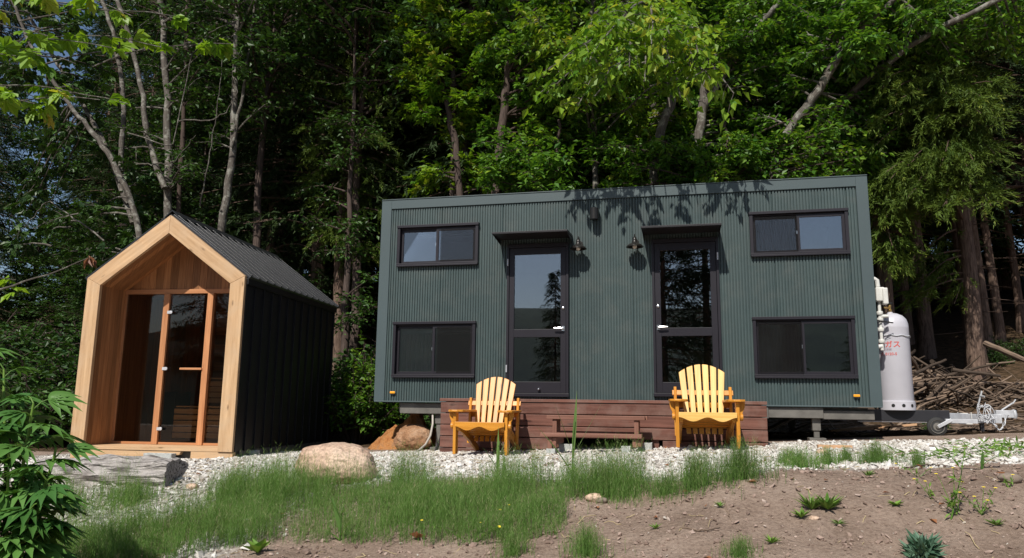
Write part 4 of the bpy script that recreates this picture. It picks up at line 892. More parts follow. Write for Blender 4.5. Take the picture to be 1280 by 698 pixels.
# shaded leafy trees between the cedars: foliage from the ground up, so no light comes through
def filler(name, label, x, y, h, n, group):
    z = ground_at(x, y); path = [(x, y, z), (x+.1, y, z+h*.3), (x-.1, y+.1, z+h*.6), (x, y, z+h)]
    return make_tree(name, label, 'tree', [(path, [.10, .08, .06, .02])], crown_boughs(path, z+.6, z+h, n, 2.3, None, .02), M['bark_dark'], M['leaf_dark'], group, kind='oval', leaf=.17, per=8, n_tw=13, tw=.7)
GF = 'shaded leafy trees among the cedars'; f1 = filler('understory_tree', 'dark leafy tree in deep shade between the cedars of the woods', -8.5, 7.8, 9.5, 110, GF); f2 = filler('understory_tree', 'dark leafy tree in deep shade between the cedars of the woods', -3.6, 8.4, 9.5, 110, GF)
for q, (x, y) in enumerate(((-6.3, 9.2), (-9.0, 9.5), (-1.6, 9.6), (.8, 8.2), (3.2, 9.4), (5.6, 8.8), (-9.5, 12), (-5, 12.2), (-14, 12.6), (-.5, 12.6), (4, 13), (8.2, 14.5), (12, 15), (16, 15.5), (19.5, 15), (-19, 13), (10, 18.5), (14.5, 19), (19, 20), (23, 19), (6, 17.5), (1, 17))):
    s = rng.uniform(.9, 1.15); dup((f1, f2)[q % 2], (x, y, ground_at(x, y)), rng.uniform(0, 6.28), s)
for q, (x, y) in enumerate(((-13.5, 10.5), (-16, 11.5), (-18.5, 12.5), (-15.5, 15), (-20.5, 17), (-23, 20), (-18, 20), (-11.5, 8.2))):
    s = rng.uniform(.42, .52); dup((f1, f2)[q % 2], (x, y, ground_at(x, y)), rng.uniform(0, 6.28), (s*1.5, s*1.5, s))

# --- cedars one can tell apart at right
def trunk_at(px, py, Y): p = at(px, py, Y); return p
defs = [  # base pixel, width px, depth, height, lean, crown start, label
    ((1221, 455), 21, 7.0, 17, (-.28, .0), 3.6, 'thickest cedar trunk rising just behind the heap of dead branches'),
    ((1236, 440), 12, 8.6, 17, (-.30, 0), 4.6, 'slim reddish cedar trunk just right of the thickest trunk'),
    ((1252, 428), 10, 9.6, 17, (-.42, 0), 5.2, 'slim cedar trunk second to the right of the thickest trunk'),
    ((1279, 420), 9, 10.8, 17, (-.35, 0), 5.6, 'thin cedar trunk at the right edge of the picture'),
    ((1159, 450), 17, 9.0, 18, (-.12, 0), 5.0, 'dim cedar trunk standing right behind the gas cylinder'),
    ((1137, 452), 12, 11.0, 18, (-.1, 0), 5.5, 'dim slimmer cedar trunk left of the one behind the gas cylinder'),
    ((1111, 440), 13, 6.0, 16, (-.10, 0), 4.0, 'cedar trunk rising at the right corner of the green house')]
for (bp, wpx, Yd, h, lean, z0, lab) in defs:
    p = at(bp[0], bp[1], Yd); zg = ground_at(p[0], p[1])
    cedar('cedar_tree', lab, 'cedar tree', (p[0]-lean[0]*(p[2]-zg)*.1*0, Yd, zg), h, z0+1.3, 1.9, 170, wr(wpx, Yd)*.95, M['cedar_shaded'], None, (lean[0]*1.0, 0), ns=11, nk=13, blade=.15)
# sunlit cedar boughs hanging beside the right end of the house
def cedar_boughs(name, label, base, h, r0, ends, leafm, nk=26):
    T_ = thing(name, label, 'cedar tree', tuple(base)); g = G(); zz = np.linspace(-.1, h, 22); g.tube(np.stack([base[0]+.03*np.sin(zz), base[1]+.03*np.cos(zz), base[2]+zz], 1), r0*(1-.85*zz/h), 12); g.build('trunk', M['bark_cedar'], T_, smooth=True)
    gl, gw = G(), G()
    for e in ends:
        e = np.array(e); s = np.array([base[0], base[1], min(e[2]+rng.uniform(.2, .9), base[2]+h)]); P = curve(s, e, -.10, .05); gw.tube(P, np.linspace(.025, .005, len(P)), 5, False)
        L = np.linalg.norm(e-s); ns = int(9+L*7); ts = rng.uniform(.3, 1.03, ns); B = interp(P, np.clip(ts, 0, 1)); dr = unit(e-s)
        side = unit(np.cross(dr, [0, 0, 1.]))*rng.normal(0, .28, ns)[:, None]*(1.2-ts)[:, None]; B = B+side+rng.normal(0, .05, (ns, 3)); d = unit(dr*.6+side*2+rng.normal(0, .25, (ns, 3))+np.array([0, 0, -.30])); sl_ = rng.uniform(.2, .45, ns)
        si = np.repeat(np.arange(ns), nk); u = np.tile(np.linspace(0, 1, nk), ns); Q_ = B[si]+d[si]*(sl_[si]*u)[:, None]; Q_[:, 2] -= .15*u*u*sl_[si]; Q_ += rng.normal(0, .014, Q_.shape); m_ = len(si)
        dd = unit(d[si]*1.+rng.normal(0, .42, (m_, 3))); bl = .115*(1.15-.4*u)*rng.uniform(.7, 1.2, m_); S_ = unit(np.cross(dd, rng.normal(0, 1, (m_, 3))))*(bl*.085)[:, None]
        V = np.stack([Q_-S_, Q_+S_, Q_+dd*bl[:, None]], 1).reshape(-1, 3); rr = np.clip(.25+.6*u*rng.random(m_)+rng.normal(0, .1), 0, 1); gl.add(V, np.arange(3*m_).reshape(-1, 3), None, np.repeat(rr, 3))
    gw.build('branches', M['bark_cedar'], T_); gl.build('crown', leafm, T_); return T_
def ends_px(x0, x1, y0, y1, Yr, n): return [at(rng.uniform(x0, x1), rng.uniform(y0, y1), rng.uniform(*Yr)) for _ in range(n)]
b_ = at(1192, 150, 6.2); bs = (b_[0], 6.2, ground_at(b_[0], 6.2))
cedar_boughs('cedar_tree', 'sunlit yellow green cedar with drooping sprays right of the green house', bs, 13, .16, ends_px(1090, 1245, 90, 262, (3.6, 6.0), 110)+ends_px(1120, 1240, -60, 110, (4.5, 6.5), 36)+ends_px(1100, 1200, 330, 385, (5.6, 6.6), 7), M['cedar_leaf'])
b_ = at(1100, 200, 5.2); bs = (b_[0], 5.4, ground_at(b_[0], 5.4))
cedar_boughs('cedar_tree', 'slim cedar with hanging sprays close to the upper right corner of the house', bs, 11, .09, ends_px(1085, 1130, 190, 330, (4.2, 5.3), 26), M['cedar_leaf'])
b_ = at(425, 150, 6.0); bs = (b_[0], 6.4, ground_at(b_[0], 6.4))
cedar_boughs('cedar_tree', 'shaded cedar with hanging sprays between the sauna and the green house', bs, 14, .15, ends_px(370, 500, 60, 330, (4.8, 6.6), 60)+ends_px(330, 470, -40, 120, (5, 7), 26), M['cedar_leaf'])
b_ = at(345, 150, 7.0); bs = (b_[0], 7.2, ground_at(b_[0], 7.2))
cedar_boughs('cedar_tree', 'dark cedar with arching bare twigs above the rear of the sauna', bs, 14, .14, ends_px(290, 420, 90, 360, (5.8, 7.4), 46), M['cedar_shaded'])

# --- broadleaf trees with traced trunks
def bl(label, specs, boughs_fn, bark, leafm, name='maple_tree', cat='tree', **kw):
    trunks = []
    for (pts, Y, w0, w1, topz) in specs[:]:
        base = not (isinstance(w0, tuple)); w0_ = w0[0] if not base else w0
        P = px_path(pts, Y, base, topz); y0 = Y if not isinstance(Y, (tuple, list)) else Y[0]
        R = np.linspace(wr(w0_, y0)*(1.25 if base else 1), wr(w1, y0), len(P)-1 if topz else len(P)); R = np.append(R, .02) if topz else R
        trunks.append((P, R))
    return make_tree(name, label, cat, trunks, boughs_fn([t[0] for t in trunks]), bark, leafm, **kw)
# centre left : dark stems with bright leaves
bl('dark stemmed clumped maple with bright leaves above the left end of the green house',
   [([(575, 245), (562, 142), (541, 65), (532, 0)], 4.6, 9, 6, 10.5), ([(567, 240), (568, 150), (567, 86), (560, 0)], 4.9, 9, 7, 11)],
   lambda T_: px_boughs((485, 610, 15, 140), (3.9, 5.6), 26, T_[0], (.8, 1.5))+px_boughs((480, 620, -40, 60), (3.6, 6.), 16, T_[1], (1, 2))+px_boughs((520, 640, 140, 245), (4.8, 5.8), 9, T_[0])+crown_boughs(T_[1], 8.0, 10.5, 12, 2., (0, .5, 0)), M['bark_dark'], M['leaf_bright'], kind='maple', leaf=.145, per=9, n_tw=15, tw=.42)
bl('straight dark maple trunk just right of the leaning clump',
   [([(582, 245), (582, 129), (588, 0)], 5.2, 10, 8, 11)],
   lambda T_: px_boughs((560, 650, 20, 230), (5., 6.2), 26, T_[0], (.8, 1.5))+crown_boughs(T_[0], 8.0, 11.0, 12, 2., (0, .5, 0)), M['bark_dark'], M['leaf_mid'], kind='maple', leaf=.14, per=9, n_tw=14, tw=.42)
bl('rough barked maple trunk behind the roof above the left door',
   [([(621, 222), (630, 143), (636, 82), (645, 0)], 4.2, 11, 9, 11)],
   lambda T_: px_boughs((600, 740, 60, 240), (3.9, 5.4), 32, T_[0], (.8, 1.5))+px_boughs((610, 760, -20, 90), (3.2, 5.6), 20, T_[0], (1, 2))+crown_boughs(T_[0], 8.0, 11.0, 14, 2.4, (0, .5, 0)), M['bark_dark'], M['leaf_mid'], kind='maple', leaf=.135, per=9, n_tw=15, tw=.42)
bl('leaning pale barked tree crossing behind the foliage left of the roof vent',
   [([(727, 200), (718, 165), (704, 120), (679, 54), (661, 5)], 5.4, 10, 8, 10)],
   lambda T_: px_boughs((650, 780, 110, 240), (3.9, 5.6), 32, T_[0], (.8, 1.5))+px_boughs((620, 760, -20, 120), (4, 5.8), 14, T_[0])+crown_boughs(T_[0], 8.0, 10.0, 9, 2., (0, .5, 0)), M['bark_grey'], M['leaf_mid'], kind='oval', leaf=.14, per=9, n_tw=15, tw=.4)
bl('slim tree in the middle of the foliage above the roof vent',
   [([(745, 235), (740, 150), (733, 90), (742, 0)], 4.7, 7, 6, 10)],
   lambda T_: px_boughs((600, 880, 5, 110), (1.6, 4.2), 24, T_[0], (1.2, 2.2))+px_boughs((660, 870, -50, 60), (2.0, 5), 12, T_[0], (1.2, 2.4))+crown_boughs(T_[0], 8.0, 10.0, 9, 2.2, (0, .5, 0)), M['bark_grey'], M['leaf_bright'], kind='oval', leaf=.145, per=8, n_tw=13, tw=.5, droop=.5)
bl('crooked tree with a long curved trunk above the space between the two doors',
   [([(818, 235), (824, 172), (840, 125), (836, 90), (827, 54), (820, 0)], 4.0, 11, 8, 9.5)],
   lambda T_: px_boughs((760, 880, 150, 235), (4.7, 6), 26, T_[0], (.8, 1.5))+[(interp(np.array(T_[0]), [.8])[0], np.array(e_), .035, 22) for e_ in ((2.9, -1.3, 4.6), (3.3, -1.2, 4.35), (3.2, -1.4, 4.65), (3.9, -1.1, 4.4), (4.3, -1., 4.3), (2.6, -1.1, 4.4), (3.6, -1., 4.25), (4.45, -.9, 4.25), (3.0, -.9, 4.15), (2.5, -1.2, 4.4), (3.9, -1.4, 4.6), (4.2, -1.3, 4.4), (3.45, -1.3, 4.3), (4.0, -.8, 4.1), (2.8, -.8, 4.1), (3.15, -1.1, 4.25), (2.45, -1., 4.2), (4.6, -.8, 4.1), (3.7, -1.4, 4.5), (3.0, -1.3, 4.4), (4.15, -1.2, 4.35))]+crown_boughs(T_[0], 8.0, 9.8, 11, 2.4, (0, .5, 0)), M['bark_grey'], M['leaf_bright'], kind='oval', leaf=.135, per=9, n_tw=15, tw=.42, droop=.6)
bl('pale birch like stem leaning left behind the crooked tree',
   [([(843, 235), (829, 179), (815, 125), (800, 93), (793, 20)], 4.8, 9, 7, 9.5)],
   lambda T_: px_boughs((780, 860, 60, 230), (5, 6.2), 14, T_[0])+crown_boughs(T_[0], 8.0, 9.8, 8, 2., (0, .5, 0)), M['bark_grey'], M['leaf_mid'], kind='oval', leaf=.13, per=8, n_tw=14, tw=.4)
bl('forked grey tree whose right limb leans out above the right door',
   [([(865, 235), (876, 154), (883, 100), (897, 43), (903, -10)], 4.2, 11, 8, 9.5), ([(878, 140), (911, 82), (944, 36), (972, 5), (1000, -40)], (4.2, 3.7), (9,), 6, None)],
   lambda T_: px_boughs((850, 1010, 90, 235), (4.5, 6), 38, T_[0], (.8, 1.6))+px_boughs((870, 1000, -20, 100), (3.2, 5.2), 28, T_[0], (1, 2))+crown_boughs(T_[0], 8.0, 9.8, 11, 2.2, (0, .5, 0)), M['bark_grey'], M['leaf_mid'], kind='oval', leaf=.125, per=11, n_tw=16, tw=.4)
bl('grey tree leaning far to the right and forking above the upper right window',
   [([(967, 228), (984, 168), (1023, 112), (1057, 52), (1053, 0), (1050, -60)], (4.0, 3.6), 11, 7, None), ([(1054, 56), (1092, 21), (1122, -5), (1160, -50)], (3.65, 3.3), (9,), 5, None)],
   lambda T_: px_boughs((940, 1120, 60, 215), (4.1, 5.8), 38, T_[0], (1, 1.8))+px_boughs((960, 1190, -40, 80), (3., 5), 34, T_[1], (1, 2)), M['bark_grey'], M['leaf_mid'], kind='oval', leaf=.125, per=11, n_tw=16, tw=.42)
bl('long low limbed tree reaching to the top right corner',
   [([(985, 205), (1006, 176), (1045, 133), (1083, 99), (1113, 77), (1160, 43), (1225, 12), (1290, -25)], (4.8, 3.6), 9, 5, None)],
   lambda T_: px_boughs((1060, 1290, -30, 75), (4.2, 6), 30, T_[0], (1, 2))+px_boughs((1000, 1130, 90, 215), (4.6, 5.8), 18, T_[0]), M['bark_grey'], M['leaf_mid'], kind='oval', leaf=.125, per=10, n_tw=15, tw=.42)
bl('leafy tree filling the gaps high in the middle of the woods',
   [([(930, 235), (935, 120), (925, 0)], 6.6, 9, 7, 11)],
   lambda T_: px_boughs((880, 1100, -30, 220), (5.6, 7.2), 44, T_[0], (1, 2)), M['bark_dark'], M['leaf_mid'], kind='oval', leaf=.14, per=9, n_tw=15, tw=.45)
bl('shaded leafy tree behind the middle of the roof',
   [([(700, 235), (690, 120), (700, 0)], 6.4, 9, 7, 11)],
   lambda T_: px_boughs((600, 900, -20, 235), (5.6, 7.), 46, T_[0], (1, 2)), M['bark_dark'], M['leaf_mid'], kind='oval', leaf=.14, per=9, n_tw=15, tw=.45)
bl('low leafy maple whose sunlit boughs fill the space just above the roof',
   [([(690, 240), (695, 200), (700, 150)], 4.0, 6, 4, None)],
   lambda T_: px_boughs((600, 720, 150, 240), (2.7, 3.9), 20, T_[0], (.8, 1.5)), M['bark_dark'], M['leaf_mid'], kind='oval', leaf=.13, per=9, n_tw=13, tw=.42)
bl('young leafy tree low between the trunks above the right door',
   [([(905, 232), (910, 190), (905, 150)], 4.3, 5, 4, None)],
   lambda T_: px_boughs((720, 900, 175, 240), (2.8, 4.), 22, T_[0], (.8, 1.5))+px_boughs((1000, 1085, 130, 215), (3., 4.4), 12, T_[0], (.8, 1.5))+px_boughs((880, 970, 150, 228), (3.2, 4.4), 9, T_[0], (.8, 1.5)), M['bark_dark'], M['leaf_mid'], kind='oval', leaf=.12, per=9, n_tw=13, tw=.42)
# left group: grey stems, sparse dark leaves and a few broad bright ones
bl('main grey trunk directly behind the ridge of the sauna',
   [([(210, 275), (210, 172), (206, 56), (200, 0)], 4.2, 11, 8, 10), ([(205, 235), (185, 172), (172, 86), (148, 4), (135, -30)], 4.0, (9,), 6, None)],
   lambda T_: px_boughs((110, 300, 10, 260), (3.2, 6), 34, T_[0], (.8, 1.5))+crown_boughs(T_[0], 8.0, 10.0, 12, 2.2, (0, .5, 0)), M['bark_grey'], M['leaf_dark'], kind='oval', leaf=.12, per=6, n_tw=11, tw=.45)
bl('thin grey stem just right of the main trunk behind the sauna ridge',
   [([(222, 275), (230, 129), (234, 0)], 4.4, 7, 5, 9)],
   lambda T_: px_boughs((215, 290, 20, 120), (3.6, 5), 6, T_[0])+crown_boughs(T_[0], 8.0, 9.8, 6, 1.6, (0, .5, 0)), M['bark_dark'], M['leaf_dark'], kind='oval', leaf=.12, per=6, n_tw=10, tw=.45)
bl('grey barked tree rising behind the roof of the sauna',
   [([(276, 300), (291, 190), (294, 86), (297, 0)], 4.0, 11, 7, 10), ([(290, 185), (303, 120), (312, 60), (320, -10)], 3.9, (5,), 4, None)],
   lambda T_: px_boughs((250, 340, 10, 240), (3.4, 4.8), 9, T_[0])+crown_boughs(T_[0], 8.0, 10.0, 11, 2., (0, .5, 0)), M['bark_grey'], M['leaf_dark'], kind='oval', leaf=.12, per=6, n_tw=10, tw=.45)
bl('multi stemmed tree leaning left behind the left side of the sauna',
   [([(175, 300), (148, 215), (115, 165), (86, 130), (40, 60), (15, 0)], (3.6, 3.0), 8, 4, None), ([(165, 280), (135, 190), (95, 116), (60, 60), (30, 10)], (3.9, 4.4), (8,), 5, None), ([(150, 215), (154, 120), (140, 40), (120, -20)], 4.2, (8,), 5, None)],
   lambda T_: px_boughs((0, 190, 20, 330), (3.2, 6), 60, T_[0], (.8, 1.8)), M['bark_grey'], M['leaf_dark'], kind='chest', leaf=.17, per=4, n_tw=9, tw=.5)
p0 = at(-60, 200, .6)
def left_boughs(T_):
    out = []
    for (px, py, Y) in ((30, 20, -.6), (60, 45, -.4), (95, 80, -.2), (150, 85, .2), (140, 60, 0), (90, 115, -.2), (185, 105, .4), (20, 70, -.8), (10, 110, -.6), (45, 130, -.2), (125, 125, 0), (205, 60, .6), (60, -5, -.4), (165, 20, .3), (20, 350, .0), (10, 300, .1), (160, 130, .2), (215, 20, .8), (290, 55, 1.), (0, 40, -.8), (20, 120, -.5)):
        e = at(px, py, Y); s = at(px-150-rng.uniform(0, 60), py+rng.uniform(-40, 30), Y+.5); 
        if rng.random() < .8: out.append((s, e, .014, 4))
    return out
make_tree('horse_chestnut', 'broad leaved tree reaching in from the left with bright yellow green leaves', 'tree',
   [([(p0[0]-.8, .6, ground_at(p0[0]-.8, .6)), (p0[0]-.7, .6, 2.), (p0[0]-.55, .5, 4.), (p0[0]-.5, .3, 6.)], [.16, .13, .10, .06])], left_boughs(None), M['bark_grey'], M['leaf_big'], kind='chest', leaf=.27, per=3, n_tw=5, tw=.30)
bl('dark tree trunk between the sauna roof and the green house',
   [([(428, 470), (433, 380), (436, 300), (438, 240)], 4.8, 10, 7, 11)],
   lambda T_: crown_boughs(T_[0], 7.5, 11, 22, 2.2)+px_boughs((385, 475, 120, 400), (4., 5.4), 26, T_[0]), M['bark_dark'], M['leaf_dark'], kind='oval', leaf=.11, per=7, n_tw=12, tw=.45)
# trees added to shade the woods, crowns above the view, set back from the clearing
for k, (x, y, lab) in enumerate(((-5.2, 5.2, 'tall leafy tree at far left, added to shade the woods behind the sauna'), (-3.0, 5.6, 'tall leafy tree behind the sauna, added so its high crown shades the woods'), (-.6, 5.4, 'tall leafy tree with a high crown added for shade between the two buildings'), (11.6, 9.6, 'tall leafy tree with a high crown added for shade at far right'), (7.3, 7.4, 'tall leafy tree with a high crown added for shade behind the right end of the house'))):
    z = ground_at(x, y); path = [(x, y, z), (x+.1, y, z+2.5), (x-.1, y+.1, z+5.5), (x+.1, y, z+9), (x, y, z+12)]
    make_tree('shade_crown_tree', lab, 'tree', [(path, [.11, .10, .08, .06, .02])], crown_boughs(path, z+6.6, z+12, 60, 2.7, (0, -.25, 0)), M['bark_dark'], M['leaf_dark'], kind='oval', leaf=.15, per=9, n_tw=15, tw=.6)

# --- thin bare vines and dead twigs among the stems at left
for k, (pts, Y, lab) in enumerate((([(160, 165), (215, 185), (240, 70), (262, 40), (300, 25)], 3.5, 'pale arching dead branch left of the sauna ridge'), ([(225, 150), (262, 152), (285, 140), (297, 115), (290, 90)], 3.4, 'curved bare twig between the two grey trunks'), ([(250, 258), (262, 200), (270, 145), (280, 60)], 3.6, 'thin bare vine hanging right of the sauna ridge'), ([(130, 300), (60, 250), (15, 300)], 2.2, 'bare grey branch slanting at the left of the sauna roof'), ([(170, 205), (215, 205), (245, 170)], 3.3, 'short bare twig crossing the main grey trunk'))):
    P = np.array([at(x, y, Y) for x, y in pts]); P = interp(P, np.linspace(0, 1, 24))+rng.normal(0, .012, (24, 3)); g = G(); g.tube(P, np.linspace(.016, .005, 24), 6); g.build('bare_branch', M['bark_grey'], smooth=True, label=lab, cat='branch')

# --- undergrowth shrubs
def shrub(name, label, loc, r, h, n, leafm, leaf=.07, group=None, kind='oval'):
    T_ = thing(name, label, 'shrub', tuple(loc), 0, group); gw, gl = G(), G()
    for q in range(n):
        a = rng.uniform(0, 2*PI); rr = r*math.sqrt(rng.random()); e = np.array([math.cos(a)*rr, math.sin(a)*rr, h*rng.uniform(.25, 1.)*(1-.35*(rr/r)**2)])
        bough(gw, gl, (e[0]*.2, e[1]*.2, 0), e, .01, n_tw=8, tw=.28, leaf=leaf, per=8, kind=kind, t0=.35)
    for g_ in (gw, gl):
        pass
    gw.build('stems', M['bark_dark'], T_, world=False); gl.build('foliage', leafm, T_, world=False); return T_
x, y = at(445, 560, 2.6)[0], 2.6
s1 = shrub('shrub', 'bright leafed shrub filling the gap between the sauna and the green house', (x, y, ground_at(x, y)), .75, 1.9, 70, M['leaf_mid'], .085)
s2 = shrub('shrub', 'leafy undergrowth shrub in the shade at the foot of the woods', (-4.6, 3.2, ground_at(-4.6, 3.2)), .9, 1.3, 60, M['leaf_dark'], .085, 'undergrowth shrubs at the foot of the woods')
for (x, y, s, r) in ((-8.6, 3.4, 1.7, 2.1), (-9.8, 4.6, 1.9, .9), (-11.5, 5.2, 2., 3.9), (-13.2, 6, 2.1, 5.), (-8.2, 5.2, 1.9, 1.9), (-15, 7, 2.2, 2.), (-6.8, 5.4, 1.9, 4.4), (.35, 2.9, .9, 1.), (-.3, 3.6, 1.25, 2.), (1.2, 3.4, .8, 3.), (2.4, 3.6, .8, .3), (-5.4, 3.4, 1.3, 1.4), (-3.9, 3.9, 1.2, 2.5), (-6.0, 2.4, 1.2, .7), (-2.9, 4.4, 1.5, 4.), (-1.2, 4.4, 1.4, 5.), (.4, 4.8, 1.6, 2.2), (1.8, 5., 1.5, 1.1), (3.5, 5, 1.5, .5), (5.2, 5.2, 1.4, 4.4), (-6.9, 3.6, 1.8, 2.9), (-7.4, 2.2, 1.4, .2), (4.4, 3.7, .7, 1.5)):
    dup(s2, (x, y, ground_at(x, y)), r, s)
for (px, py, Y, s, lab) in ((1262, 432, 8.2, .5, 'low green shrub at the foot of the slim cedars at right'), (1245, 445, 7.8, .35, 'small yellow green shrub left of the foot of the slim cedars'), (1145, 470, 5.6, .32, 'small green shrub behind the gas cylinder'), (1168, 512, 2.6, .22, 'low green plant at the foot of the branch heap')):
    p = at(px, py, Y); dup(s2, (p[0], Y, ground_at(p[0], Y)), rng.uniform(0, 6), s, None, lab); 
    COL.objects[-1]
for o_ in list(COL.objects):
    if o_.get('label', '').startswith(('low green shrub', 'small yellow green', 'small green shrub', 'low green plant')) and 'group' in o_: del o_['group']
    
# --- heap of dead branches and woodland litter at right
def stick(gt, c, L, r, az, tilt, name=None):
    d = np.array([math.cos(az)*math.cos(tilt), math.sin(az)*math.cos(tilt), math.sin(tilt)]); P = curve(c-d*L/2, c+d*L/2, 0, .10, 6); gt.tube(P, r*np.array([1, .97, .9, .85, .8, .7]), 7)
g = G()
for q in range(480):
    x = rng.normal(7.7, 1.1); y = rng.normal(5.0, .8); hgt = .48*math.exp(-((x-7.7)/1.5)**2-((y-5.3)/1.)**2)
    stick(g, np.array([x, y, float(tz(x, y, False))+hgt*rng.uniform(.2, 1.)+.02]), rng.uniform(.3, 1.3), rng.uniform(.006, .022), rng.uniform(0, 2*PI) if rng.random() < .4 else rng.normal(.3, .8), rng.normal(.05, .35))
g.build('branch_heap', M['sticks'], smooth=True, kind='stuff', label='tangle of small dead branches heaped behind the trailer hitch', cat='branch heap')
first = True
for q in range(48):
    g = G(); x = rng.normal(7.5, .95); y = rng.normal(4.7, .6); hgt = .52*math.exp(-((x-7.7)/1.5)**2-((y-5.3)/1.)**2)
    c = np.array([x, y, float(tz(x, y, False))+hgt*rng.uniform(.5, 1.05)+.05]); stick(g, np.zeros(3), rng.uniform(.6, 1.7), rng.uniform(.018, .05), rng.normal(.3, .6), rng.normal(.15, .3))
    o_ = g.build('dead_branch', M['sticks'], smooth='auto', label='grey brown dead branch lying on the branch heap behind the hitch', cat='branch', group='dead branches on the heap'); o_.location = c
for (pa_, pb_, Ya, Yb, r, lab) in (((1232, 430), (1300, 458), 5.6, 4.6, .055, 'thick fallen branch slanting down at the right edge above the heap'), ((1143, 468), (1182, 450), 4.0, 4.6, .03, 'grey branch poking up just right of the gas cylinder'), ((1190, 463), (1250, 470), 4.6, 4.8, .035, 'pale fallen branch across the top of the heap'), ((1232, 456), (1268, 452), 5.6, 5.7, .02, 'thin pale branch lying in front of the slim cedars'), ((1130, 548), (1260, 541), 2.2, 2.6, .05, 'brown fallen log lying behind the jockey wheel')):
    g = G(); P = curve(at(*pa_, Ya), at(*pb_, Yb), 0, .05, 8); g.tube(P, np.linspace(r, r*.7, 8), 9); g.build('fallen_branch', M['sticks'], smooth='auto', label=lab, cat='branch')
g = G()
for q in range(1500):
    x = rng.uniform(4.8, 11); y = rng.uniform(1.2, 6); stick(g, np.array([x, y, float(tz(x, y, False))+.02]), rng.uniform(.1, .5), rng.uniform(.004, .012), rng.uniform(0, 6.28), rng.normal(0, .12))
g.build('woodland_litter', M['sticks'], kind='stuff', label='twigs and bark chips littering the ground behind the trailer', cat='litter')
for q, (x, y, L, az, lab) in enumerate(((5.2, 1.6, 1.0, .7, 'grey board leaning in the dark under the right end of the green house'), (5.7, 1.9, .8, .4, 'second grey board among the scraps under the right end of the green house'), (6.6, 2.2, .9, -.3, 'rusty brown board lying behind the front of the trailer'), (6.2, 1.9, .7, .2, 'short orange brown board under the gas platform'))):
    g = G(); g.box(-L/2, L/2, -.05, .05, -.015, .015, rot('Y', -.35 if q < 2 else -.12)); o_ = g.build('scrap_board', M['plank'] if q > 1 else M['weathered'], bevel=.003, label=lab, cat='board'); o_.location = (x, y, float(tz(x, y, False))+(.16 if q < 2 else .07)); o_.rotation_euler = (0, 0, az)

# --- horsetail bed: fine upright stems with whorls of thin branchlets
from math import floor
def inpoly(px, py, poly):
    c = np.zeros(len(px), bool); n = len(poly); j = n-1
    for i in range(n):
        xi, yi = poly[i]; xj, yj = poly[j]; cnd = ((yi > py) != (yj > py)) & (px < (xj-xi)*(py-yi)/(yj-yi+1e-9)+xi); c ^= cnd; j = i
    return c
def horsetail(g, P, Hh, nb=10, w=.0012):
    n = len(P); lean = rng.normal(0, .12, (n, 3)); lean[:, 2] = 1; lean = unit(lean); S_ = unit(np.cross(lean, rng.normal(0, 1, (n, 3))))*w
    T_ = P+lean*Hh[:, None]; base = rng.random(n)
    V = np.stack([P-S_, P+S_, T_], 1).reshape(-1, 3); g.add(V, np.arange(3*n).reshape(-1, 3), None, np.repeat(.25+.4*base, 3))
    si = np.repeat(np.arange(n), nb); u = np.tile(np.linspace(.22, .95, nb), n)+rng.normal(0, .03, n*nb); m_ = len(si); Q_ = P[si]+lean[si]*(Hh[si]*u)[:, None]
    a = rng.uniform(0, 2*PI, m_); bl = Hh[si]*.26*(1.1-.75*u)*rng.uniform(.7, 1.3, m_); d = np.stack([np.cos(a)*.55, np.sin(a)*.55, np.full(m_, .85)], 1); e = Q_+d*bl[:, None]; s2_ = unit(np.cross(d, rng.normal(0, 1, (m_, 3))))*w*.62
    V = np.stack([Q_-s2_, Q_+s2_, e], 1).reshape(-1, 3); g.add(V, np.arange(3*m_).reshape(-1, 3), None, np.repeat(np.clip(.15+.5*base[si]+.3*u+rng.normal(0, .08, m_)+.6*(np.repeat(rng.random(n), nb) < .05), 0, 1), 3))
POLY = [(55, 710), (60, 670), (120, 655), (215, 664), (262, 645), (272, 612), (300, 606), (380, 612), (560, 612), (680, 604), (790, 606), (830, 618), (770, 630), (700, 632), (694, 672), (640, 684), (560, 690), (480, 680), (400, 676), (330, 684), (240, 700), (200, 710)]
x = rng.uniform(-2.5, 5.5, 200000); y = rng.uniform(-7.4, -3.4, 200000); z = tz(x, y); px, py = [], []
d_ = np.stack([x, y, z], 1)-CAM; zc = d_@CW; px = 640+F*(d_@CR)/zc; py = 349-F*(d_@CU)/zc
px = px+60*(fbm(x, y, 2.6, 3, 51)-.5)+rng.normal(0, 5, len(x)); py = py+26*(fbm(x, y, 3.4, 3, 52)-.5)
dens = sm(.2, .4, fbm(x, y, 1.5, 3, 31))*.5+.5
left = inpoly(px, py, [(60, 616), (200, 616), (205, 640), (120, 655), (60, 660)])
dens = dens*(1-.85*gravel_mask(x, y)*(x < 1.4))
k_ = ((inpoly(px, py, POLY) & (rng.random(len(x)) < dens)) | (left & (rng.random(len(x)) < .35*sm(.45, .6, fbm(x, y, 2.2, 3, 33))))) & (zc > 1)
x, y, z = x[k_][:42000], y[k_][:42000], z[k_][:42000]
Hh = .175*(.35+.5*fbm(x, y, 1.2, 3, 35)+.85*sm(.3, .7, fbm(x, y, 4.5, 2, 36)))*rng.uniform(.55, 1.25, len(x))
g = G(); horsetail(g, np.stack([x, y, z-.01], 1), Hh, 11); g.build('grass', M['grass'], kind='stuff', label='dense bed of feathery green horsetail in front of the gravel', cat='grass')
